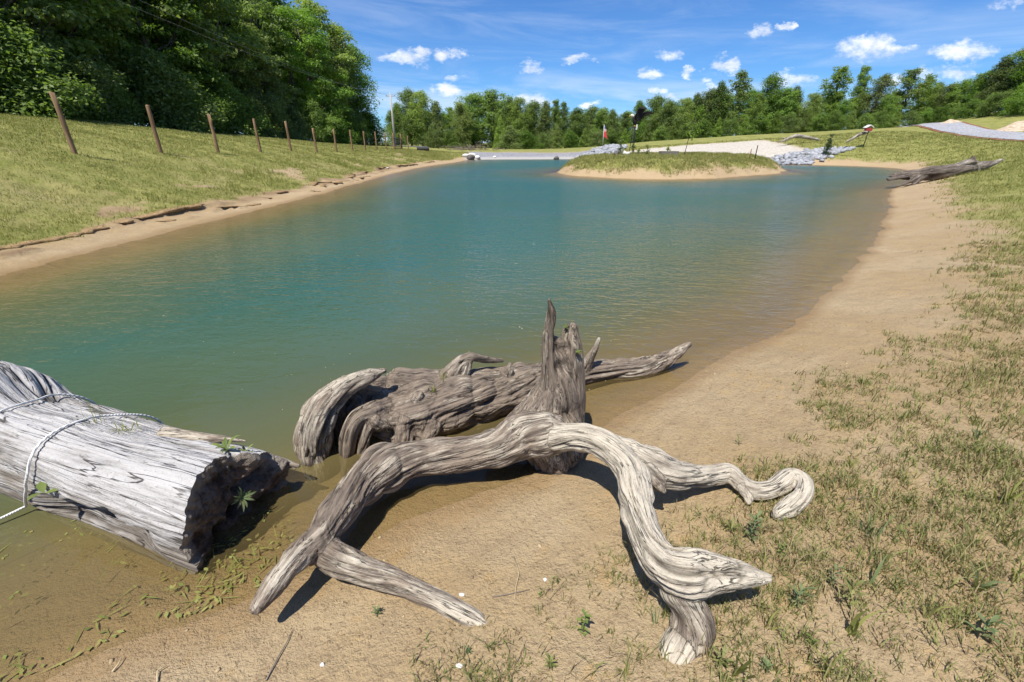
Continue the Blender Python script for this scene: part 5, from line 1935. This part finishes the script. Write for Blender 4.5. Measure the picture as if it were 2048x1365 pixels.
tx, ty, tz = scatter(100000, (-.9, 8.5), (.35, 8.0), dens_near, rs, lambda x, y: in_view(x, y)*np.clip(3.2/np.maximum(np.hypot(x, y), 1), .3, 1))
nb_ = 8
bx_ = np.repeat(tx, nb_)+rs.normal(0, .018, len(tx)*nb_)
by_ = np.repeat(ty, nb_)+rs.normal(0, .018, len(tx)*nb_)
bz_ = np.repeat(tz, nb_)
hh = np.repeat(np.clip(rs.gamma(4, .011, len(tx)), .014, .12), nb_)*rs.uniform(.5, 1.3, len(bx_))
tn = np.clip(np.repeat(rs.uniform(.1, 1.15, len(tx)), nb_)+rs.normal(0, .2, len(bx_)), 0, 1)
me = blades('grass', np.stack([bx_, by_, bz_-.004], 1), hh, rs.uniform(.0022, .0050, len(bx_))*(1+.10*np.hypot(bx_, by_)), rs.uniform(.15, 1.1, len(bx_)), M_THIN, rs, tn)
tag(link('grass', me), 'thin short grass growing on the sandy right bank in front', None, kind='stuff')


def dens_right(x, y, z, d, di):
    g_, w_, gr_ = cover(x, y, z, d, di)
    n = fbm2(x, y, .9, 105, 3)
    p = np.where(d > 0, np.maximum(g_, .75*sstep(d+.8*n, .9, 2.4)), 0)
    return p*(.35+.65*sstep(n, -.3, .3))*(w_ < .4)*(gr_ < .4)


tx, ty, tz = scatter(430000, (2.5, 46), (4.5, 60), dens_right, rs, lambda x, y: (np.abs(x) < 1.2*y+2)*np.clip(9/np.maximum(np.hypot(x, y), 4), .12, 1))
rng_ = np.hypot(tx, ty)
nb_ = 5
sp_ = np.repeat(.02+.0016*rng_, nb_)
bx_ = np.repeat(tx, nb_)+rs.normal(0, 1, len(tx)*nb_)*sp_
by_ = np.repeat(ty, nb_)+rs.normal(0, 1, len(tx)*nb_)*sp_
bz_ = np.repeat(tz, nb_)
r5 = np.repeat(rng_, nb_)
hh = rs.uniform(.035, .085, len(bx_))*(1+r5*.018)
me = blades('grass', np.stack([bx_, by_, bz_-.01], 1), hh, .0035+.0006*r5*rs.uniform(.6, 1.4, len(bx_)), rs.uniform(.2, .9, len(bx_)), M_GRASS, rs, np.clip(rs.beta(1.6, 2.2, len(bx_)), 0, 1), 1)
tag(link('grass', me), 'meadow grass covering the right bank and the lawn below the gravel road', None, kind='stuff')


def dens_left(x, y, z, d, di):
    g_, w_, gr_ = cover(x, y, z, d, di)
    n = fbm2(x, y, .8, 107, 3)
    return g_*(.45+.55*sstep(n, -.3, .3))


tx, ty, tz = scatter(280000, (-26, -5.5), (5.5, 62), dens_left, rs, lambda x, y: (np.abs(x) < 1.25*y+2)*np.clip(12/np.maximum(np.hypot(x, y), 6), .15, 1))
rng_ = np.hypot(tx, ty)
nb_ = 5
sp_ = np.repeat(.03+.0016*rng_, nb_)
bx_ = np.repeat(tx, nb_)+rs.normal(0, 1, len(tx)*nb_)*sp_
by_ = np.repeat(ty, nb_)+rs.normal(0, 1, len(tx)*nb_)*sp_
bz_ = np.repeat(tz, nb_)
r5 = np.repeat(rng_, nb_)
tall = np.repeat(sstep(fbm2(tx, ty, .6, 109, 2), -.1, .5)*np.exp(-((terr(tx, ty)[1]-2.9)/1.2)**2), nb_)
hh = rs.uniform(.03, .075, len(bx_))*(1+r5*.016)*(1+1.1*tall)
me = blades('grass', np.stack([bx_, by_, bz_-.01], 1), hh, .004+.0006*r5*rs.uniform(.6, 1.4, len(bx_)), rs.uniform(.2, .9, len(bx_)), M_GRASS, rs, np.clip(rs.beta(1.8, 2.0, len(bx_))-.35*tall, 0, 1), 1)
tag(link('grass', me), 'mown grass on the sloping left bank around the fence posts', None, kind='stuff')


def dens_isl(x, y, z, d, di):
    n = fbm2(x, y, .9, 111, 3)
    return sstep(di+.5*n, .2, 1.2)*(.4+.6*sstep(n, -.3, .3))


tx, ty, tz = scatter(60000, (2, 22), (25, 39.5), dens_isl, rs)
nb_ = 4
bx_ = np.repeat(tx, nb_)+rs.normal(0, .05, len(tx)*nb_)
by_ = np.repeat(ty, nb_)+rs.normal(0, .05, len(tx)*nb_)
bz_ = np.repeat(tz, nb_)
me = blades('grass', np.stack([bx_, by_, bz_-.01], 1), rs.uniform(.06, .20, len(bx_)), rs.uniform(.012, .03, len(bx_)), rs.uniform(.2, 1.0, len(bx_)), M_GRASS, rs, np.clip(rs.beta(1.8, 1.8, len(bx_)), 0, 1), 1)
tag(link('grass', me), 'rough grass covering the top and flanks of the island', None, kind='stuff')


# single plants ---------------------------------------------------------------
def rosette(name, n, L, Wd, rise, mat, seed, stem=0.0):
    """leaves round a short stem; each leaf a folded lance shape"""
    r_ = np.random.RandomState(seed)
    V, F, T = [], [], []
    b = 0
    for k in range(n):
        a = k*2.4+r_.uniform(-.3, .3)
        l = L*r_.uniform(.6, 1.1)
        w = Wd*r_.uniform(.7, 1.1)
        up = rise*r_.uniform(.6, 1.3)
        z0 = stem*(k/max(1, n-1))
        d = np.array([math.cos(a), math.sin(a), 0])
        s = np.array([-math.sin(a), math.cos(a), 0])
        prof = [(0, .12), (.25, .7), (.5, 1.0), (.75, .7), (1.0, .04)]
        for (f, ww) in prof:
            c = d*l*f + np.array([0, 0, z0+l*up*(f-.55*f*f)])
            V += [c-s*w*.5*ww+np.array([0, 0, w*.15*ww]), c, c+s*w*.5*ww+np.array([0, 0, w*.15*ww])]
        for i in range(4):
            q = b+i*3
            F += [[q, q+1, q+4, q+3], [q+1, q+2, q+5, q+4]]
        T += [r_.uniform(0, .75)]*15
        b += 15
    me = mesh_np(name, np.array(V), np.array(F), mat, False)
    float_attr(me, 'tint', np.array(T))
    return me


def tuft(name, n, h, w, seed, mat, spread=.02, lean=(.15, .9)):
    r_ = np.random.RandomState(seed)
    base = np.stack([r_.normal(0, spread, n), r_.normal(0, spread, n), np.full(n, -.006)], 1)
    return blades(name, base, h*r_.uniform(.45, 1.1, n), np.full(n, w)*r_.uniform(.7, 1.2, n), r_.uniform(lean[0], lean[1], n), mat, r_, np.clip(r_.uniform(0, .8, n), 0, 1))


def ground_at(px, py):
    """where the sight line meets the ground"""
    z = .2
    for k in range(6):
        p = at(px, py, z)
        z = .5*z+.5*hgt(p.x, p.y)
    return at(px, py, z)


seedlings = [(1080, 1190, .05, 'tiny four-leaved seedling on bare sand between root and camera'), (755, 1228, .05, 'pale seedling standing on the sand below the root\'s lower prong'), (1475, 890, .06, 'leafy sprout beside a white scrap on the sand above the curled bough'),
             (1165, 1270, .09, 'bushy green weed on the sand left of the root\'s foot'), (935, 1305, .055, 'small sprig near the bottom below the prong\'s blunt tip'), (1100, 1335, .05, 'low sprig in the sand near the bottom middle'),
             (1395, 1035, .07, 'dark little weed under the bleached bough'), (1500, 1080, .10, 'leafy weed patch right of the bleached arm'), (1460, 1065, .09, 'sprawling green weed just above the pointed prong'), (1560, 1110, .08, 'three-leaved weed beyond the pointed prong\'s tip'),
             (1590, 1215, .10, 'broad-leaved plant in shade right of the root\'s pointed prong'), (1690, 1215, .09, 'toothed rosette weed amid thin grass at lower right'), (1620, 1290, .08, 'yellow-green leafy weed near the bottom right of the root'),
             (1960, 1275, .12, 'flat star-shaped grass weed at the lower right corner'), (1870, 1020, .06, 'pale rosette on bare soil near the right edge'), (1790, 1085, .06, 'small bright rosette right of the curled bough'),
             (1530, 1340, .07, 'round-leaved weed at the bottom edge right of the foot'), (1440, 1330, .07, 'dark leaved weed at the root\'s toe'), (1745, 760, .06, 'grey-green seedling at the grass edge of the right bank'), (1660, 1170, .07, 'feathery weed with paired leaflets right of the pointed prong')]
for k, (px, py, L, lab) in enumerate(seedlings):
    p = ground_at(px, py)
    o_ = link('weed', rosette('weed', 9+(k*5) % 9, L*(.34+.12*(k % 3)), L*(.10+.05*(k % 2)), .8+.5*(k % 3), (M_WEED, M_BLUEGRASS, M_THIN)[k % 3], 300+k, L*(.35+.35*(k % 4))), None, (p.x, p.y, hgt(p.x, p.y)-.002))
    tag(o_, lab, 'weed', 'weeds on the sandy bank')
tufts = [(1735, 1075, .15, 22, .006, 'dense tuft of tall green grass right of the curled bough'), (1700, 935, .11, 10, .007, 'broad-bladed grass tuft above and right of the curled bough'), (2012, 1010, .20, 7, .012, 'stiff broad blades standing at the right picture edge'),
         (1738, 1170, .22, 5, .011, 'tallest broad upright grass blades at lower right'), (1700, 1270, .20, 5, .012, 'leaning broad grass blades below the tallest blades at lower right'), (1850, 1230, .14, 8, .010, 'arching broad grass tuft near the lower right edge'),
         (1950, 1180, .17, 8, .011, 'broad green blades bending right near the right edge'), (1470, 1345, .20, 6, .010, 'long arching grass blades beside the root\'s foot'), (1800, 960, .12, 14, .005, 'fine grass clump in the middle of the right bank'),
         (1950, 880, .13, 10, .008, 'grass tuft with broad blades high at the right edge'), (1580, 880, .09, 20, .004, 'thick fine grass tuft where bare sand begins above the curled bough'), (1640, 820, .09, 22, .004, 'wide low grass tuft at the sand\'s edge on the right bank'),
         (1880, 900, .10, 14, .006, 'yellowish grass tuft in the upper right of the near bank'), (1540, 1255, .11, 12, .006, 'grass tuft in front of the pointed prong\'s shadow'), (1250, 1345, .10, 9, .006, 'narrow grass tuft at the bottom left of the root\'s foot'),
         (1310, 1250, .10, 10, .005, 'grass tuft in shade under the root\'s arm'), (1655, 1350, .15, 10, .009, 'broad grass tuft cut by the bottom edge'), (2030, 1160, .14, 10, .008, 'green grass tuft cut by the right edge')]
for k, (px, py, h, n, w, lab) in enumerate(tufts):
    p = ground_at(px, py)
    o_ = link('grass_tuft', tuft('grass_tuft', n, h, w, 400+k, M_BLUEGRASS if k % 3 == 0 else M_GRASS, .018 if n > 12 else .010), None, (p.x, p.y, hgt(p.x, p.y)))
    tag(o_, lab, 'grass tuft', 'single grass tufts on the sandy bank')


# plants growing on the wood
def on_log(px, py):
    s, t = log_st(px, py)
    return Vector(log_point(np.array([s]), np.array([t]), .0)[0])


p = on_log(455, 905)
tag(link('sprout', rosette('sprout', 9, .075, .022, 1.5, M_WEED, 500, .02), None, p), 'bright green leafy sprout on the log\'s upper rim', 'sprout')
p = on_log(492, 925)
tag(link('sprout', rosette('sprout', 5, .045, .016, 1.4, M_WEED, 501, .01), None, p), 'smaller sprout just below the leafy one on the log\'s rim', 'sprout')
p = on_log(250, 865)
tag(link('grass_tuft', tuft('grass_tuft', 26, .085, .006, 502, M_GRASS, .03, (.5, 1.3)), None, p), 'grass tuft growing from a crack on top of the hollow log', 'grass tuft')
p = on_log(190, 850)
tag(link('grass_tuft', tuft('grass_tuft', 14, .20, .0022, 503, M_GRASS, .02, (.05, .45)), None, p), 'thin seeding grass stalks standing on top of the hollow log', 'grass tuft')
p = on_log(95, 985)
tag(link('broad_leaf', rosette('broad_leaf', 3, .085, .045, .5, M_WEED, 504, .01), None, p + Vector((.01, -.02, .01))), 'single broad green leaf sprouting under the rope on the log', 'sprout')
ec = Vector(LOG_O) + Vector(LOG_U)*.13 + Vector(-LOG_A)*.02
th_ = link('thistle', rosette('thistle', 14, .07, .014, .9, M_BLUEGRASS, 505, .02), None, ec)
th_.rotation_euler = (0, 1.1, -.3)
tag(th_, 'spiky grey-green thistle rosette rooted in the log\'s rotted end', 'thistle')
for (px, py, Y, L, lab) in ((1134, 658, SY+.06, .035, 'yellow-green sprout on top of the splintered stump'), (1156, 708, SY-.02, .03, 'orange-green tuft of moss and leaves on the stump\'s right flank'), ):
    p = aty(px, py, Y)
    tag(link('sprout', rosette('sprout', 9, L, L*.4, .9, M_WEED, 510+px, .01), None, p), lab, 'sprout')
p = aty(866, 782, 2.66)
tag(link('grass_tuft', tuft('grass_tuft', 18, .06, .005, 520, M_GRASS, .015, (.5, 1.2)), None, p), 'low grass tuft growing in the crook of the uprooted trunk', 'grass tuft')
p = aty(889, 762, 2.78)
tag(link('grass_tuft', tuft('grass_tuft', 12, .12, .004, 521, M_GRASS, .012, (.1, .5)), None, p), 'upright grass tuft at the pale branch of the uprooted trunk', 'grass tuft')


# island shrubs and saplings
def sapling(name, h, seed, lean, leafL, n, mat, spread, base=.25, r0=.03):
    r_ = np.random.RandomState(seed)
    zt = np.linspace(0, 1, 7)
    TP = np.stack([lean*h*zt**1.4, r_.normal(0, .01*h, 7), zt*h], 1)
    paths = [(TP, r0*(1-.85*zt))]
    P, N = [], []
    for k in range(n):
        f = base+(1-base)*r_.uniform()
        c = np.array([np.interp(f, zt, TP[:, j]) for j in range(3)])
        a = r_.uniform(0, 6.28)
        l = spread*h*(1.1-f)*r_.uniform(.5, 1.2)+.05*h
        e = c+np.array([math.cos(a)*l+lean*l, math.sin(a)*l, l*r_.uniform(.2, .8)])
        paths.append((np.array([c, (c+e)/2, e]), np.array([.012, .009, .004])))
        for j in range(16):
            q = c+(e-c)*r_.uniform(.2, 1.05)
            P.append(q+r_.normal(0, .03*h+.02, 3))
            N.append(r_.normal(0, .6, 3)+np.array([0, 0, .6]))
    P = np.array(P)
    V, F = leaf_quads(P, np.array(N), leafL*r_.uniform(.6, 1.3, len(P)), leafL*.55*r_.uniform(.6, 1.3, len(P)), r_)
    return tube_mesh('stem', paths, M_BARK, 5), mesh_np('foliage', V, F, mat)


for k, (px, py, Y, h, lean, n, mat, sp, lab, nm) in enumerate([
        (1240, 310, 31.2, .95, .02, 16, M_LEAF, .30, 'bushy reddish-green shrub left of the eagle stand', 'shrub'), (1264, 311, 31.9, .8, .05, 10, M_LEAF, .22, 'climbing leaves round the foot of the eagle stand', 'shrub'),
        (1276, 309, 32.6, .55, .05, 7, M_LEAF_LT, .25, 'sparse low shrub just right of the eagle stand', 'shrub'), (1293, 309, 32.2, .75, .05, 8, M_LEAF_DK, .3, 'thin shrub midway between the eagle and the sapling', 'shrub'),
        (1335, 308, 33.0, .5, .0, 8, M_LEAF_LT, .5, 'low yellowish plant behind the stone trough', 'shrub'), (1368, 311, 31.8, 2.8, .24, 22, M_LEAF_LT, .22, 'young sapling leaning right on the island', 'sapling')]):
    p = aty(px, py, Y)
    t = thing(nm, lab, nm, (p.x, Y, hgt(p.x, Y)-.03))
    s_, f_ = sapling(nm, h, 600+k, lean, .09 if h < 1.5 else .15, n, mat, sp, .1 if h < 1.5 else .35)
    link('stem', s_, t)
    link('foliage', f_, t)
p = aty(1655, 297, 45.5)
t = thing('conifer', 'small dark narrow conifer at the end of the riprap strip', 'conifer', (p.x, 45.5, hgt(p.x, 45.5)-.05))
s_, f_ = sapling('conifer', 1.9, 640, .05, .12, 60, M_NEEDLE, .16, .02, .03)
link('stem', s_, t)
link('foliage', f_, t)
M_TROUGH = plain('old_concrete', (.22, .20, .17), .95, .1, 0, .4, 6)
p = aty(1337, 309, 32.0)
tr_ = thing('trough', 'low weathered concrete trough lying on the island', 'trough', (p.x, 32.0, hgt(p.x, 32)), .08)
for bx in [((0, -.2, .14), (1.2, .07, .34)), ((0, .2, .14), (1.2, .07, .34)), ((-.57, 0, .14), (.06, .33, .33)), ((.57, 0, .14), (.06, .33, .33))]:
    link('wall_slab', boxes_mesh('wall_slab', [bx], M_TROUGH, .012), tr_)
link('bottom_slab', boxes_mesh('bottom_slab', [((0, 0, .02), (1.06, .32, .06))], M_TROUGH, .01), tr_)
for (px, py, top, lab) in ((1500, 311, 298, 'shorter thin stake at the right end of the island'), (1511, 311, 291, 'taller dark stake at the right end of the island')):
    p = aty(px, py, 32.5)
    h = aty(px, top, 32.5).z-hgt(p.x, 32.5)
    tag(link('stake', tube_mesh('stake', [(np.array([[0, 0, -.15], [.01, 0, h*.5], [.02, 0, h]]), np.array([.035, .033, .03]))], M_POST if px < 1505 else M_BLACK, 7), None, (p.x, 32.5, hgt(p.x, 32.5))), lab, 'stake', 'stakes on the island')


# ------------------------------------------------------------------ litter
# bits floating on the pond
rs = np.random.RandomState(55)
def flat_bits(name, P, L, Wd, mat, rs, tint, tilt=.1):
    n = len(P)
    a = rs.uniform(0, 6.28, n)
    d = np.stack([np.cos(a), np.sin(a), rs.normal(0, tilt, n)], 1)
    s = np.stack([-np.sin(a), np.cos(a), rs.normal(0, tilt, n)], 1)
    V = np.stack([P-d*L[:, None]*.5, P+s*Wd[:, None]*.5, P+d*L[:, None]*.5, P-s*Wd[:, None]*.5], 1).reshape(-1, 3)
    me = mesh_np(name, V, np.arange(n*4).reshape(n, 4), mat)
    float_attr(me, 'tint', np.repeat(tint, 4))
    return me


x = rs.uniform(-5, 4.5, 900)
y = rs.uniform(1.6, 10, 900)
z, d, di = terr(x, y)
k = (d < -.3) & (rs.uniform(size=900) < .25+.75*(fbm2(x, y*2, .6, 131, 2) > .05)) & (rs.uniform(size=900) < np.clip(3.2/y, 0, 1))
P = np.stack([x[k], y[k], np.full(k.sum(), .004)], 1)
M_BITS = blade_material('floating_bits', (.45, .40, .20), (.62, .60, .42), (.60, .50, .30))
big = rs.uniform(size=len(P)) < .06
me = flat_bits('floating_bits', P, np.where(big, rs.uniform(.03, .07, len(P)), rs.uniform(.006, .017, len(P))), np.where(big, rs.uniform(.008, .018, len(P)), rs.uniform(.004, .009, len(P))), M_BITS, rs, rs.uniform(0, 1, len(P)), .02)
tag(link('floating_bits', me), 'pale specks of leaf and seed floating on the near water', None, kind='stuff')
# drowned and floating leaves by the log
n = 2200
px = rs.uniform(-40, 700, n)
py = rs.uniform(1010, 1365, n)
P = []
for a, b in zip(px, py):
    p = at(a, b, .0)
    P.append((p.x, p.y))
P = np.array(P)
z, d, di = terr(P[:, 0], P[:, 1])
nn_ = fbm2(P[:, 0], P[:, 1], 3.0, 141, 3)
k = (d < -.03) & (rs.uniform(size=n) < sstep(nn_, -.15, .3)*np.clip(.25-1.6*(P[:, 0]+1.0), .12, 1))
Pk = P[k]
zz = np.where(rs.uniform(size=len(Pk)) < .22, .004, np.maximum(z[k]+.012, -.06*rs.uniform(.2, 1, len(Pk))))
M_WLEAF = blade_material('pond_leaves', (.16, .19, .05), (.34, .34, .11), (.32, .26, .09))
bl = rs.uniform(size=len(Pk)) < .28
me = flat_bits('pond_leaves', np.stack([Pk[:, 0], Pk[:, 1], zz], 1), np.where(bl, rs.uniform(.05, .14, len(Pk)), rs.uniform(.015, .045, len(Pk))), np.where(bl, rs.uniform(.004, .009, len(Pk)), rs.uniform(.008, .018, len(Pk))), M_WLEAF, rs, rs.uniform(0, .9, len(Pk)), .06)
tag(link('pond_leaves', me), 'yellow-green leaves and stems drifting in the shallows by the log', None, kind='stuff')
# crumbs, chips and pebbles on the sand
n = 9000
x = rs.uniform(-2.5, 4.5, n)
y = rs.uniform(.4, 5.0, n)
z, d, di = terr(x, y)
k = (d > .02) & in_view(x, y)
P3 = np.stack([x[k], y[k], z[k]+.001], 1)
szs = np.clip(rs.gamma(1.6, .0022, k.sum()), .0012, .013)
VV, FF = [], []
M_CRUMB = stone_mat('soil_crumbs', (.20, .14, .08), (.42, .32, .19), (.14, .10, .06))
tag(link('soil_crumbs', scatter_stones('soil_crumbs', P3, szs, M_CRUMB, 3)), 'soil crumbs and grit strewn over the near sand', None, kind='stuff')
for k, (px, py, s, lab) in enumerate([(925, 1190, .012, 'round whitish pebble on the sand inside the root\'s fork'), (1090, 1160, .012, 'small pale chip on the sand in front of the stump'), (645, 1330, .011, 'white pebble near the bottom left below the prong'), (918, 1332, .014, 'flat pale pebble near the bottom middle')]):
    p = ground_at(px, py)
    V, F = stone_mesh(200+k, 2)
    tag(link('pebble', mesh_np('pebble', V*s*np.array([1.2, 1, .7]), F, M_PALE), None, (p.x, p.y, hgt(p.x, p.y)+s*.3)), lab, 'pebble', 'pale pebbles on the sand')
def twig(pts, r, lab, mat=M_TWIG):
    P = np.array([list(ground_at(px, py)+Vector((0, 0, r*.8+h))) for px, py, h in pts])
    tag(link('twig', tube_mesh('twig', [(P, np.linspace(r, r*.4, len(P)))], mat, 6)), lab, 'twig', 'twigs on the sand')
M_STRAW = plain('straw', (.55, .44, .27), .8, .2, 0, .25, 30)
twig([(532, 1362, 0), (555, 1320, .004), (575, 1285, .003), (585, 1262, 0)], .0035, 'long thin grey twig on the sand below the left prong')
twig([(225, 1345, 0), (238, 1332, .006), (246, 1318, .01)], .004, 'short pale stick near the lower left shore', M_STRAW)
twig([(315, 1365, 0), (316, 1345, .006), (335, 1333, .004)], .004, 'bent pale stick at the bottom edge near the shore', M_STRAW)
twig([(1028, 1115, .0), (1038, 1150, .005), (1032, 1175, .004), (1029, 1200, 0)], .0028, 'pale bent straw on the sand between prong and bleached arm', M_STRAW)
twig([(985, 1195, .0), (1020, 1190, .004), (1060, 1180, 0)], .003, 'dark thin twig lying on the sand below the root\'s fork')
twig([(1690, 1000, .0), (1720, 998, .01), (1752, 992, .004)], .0035, 'dark twig lying in thin grass right of the curled bough')
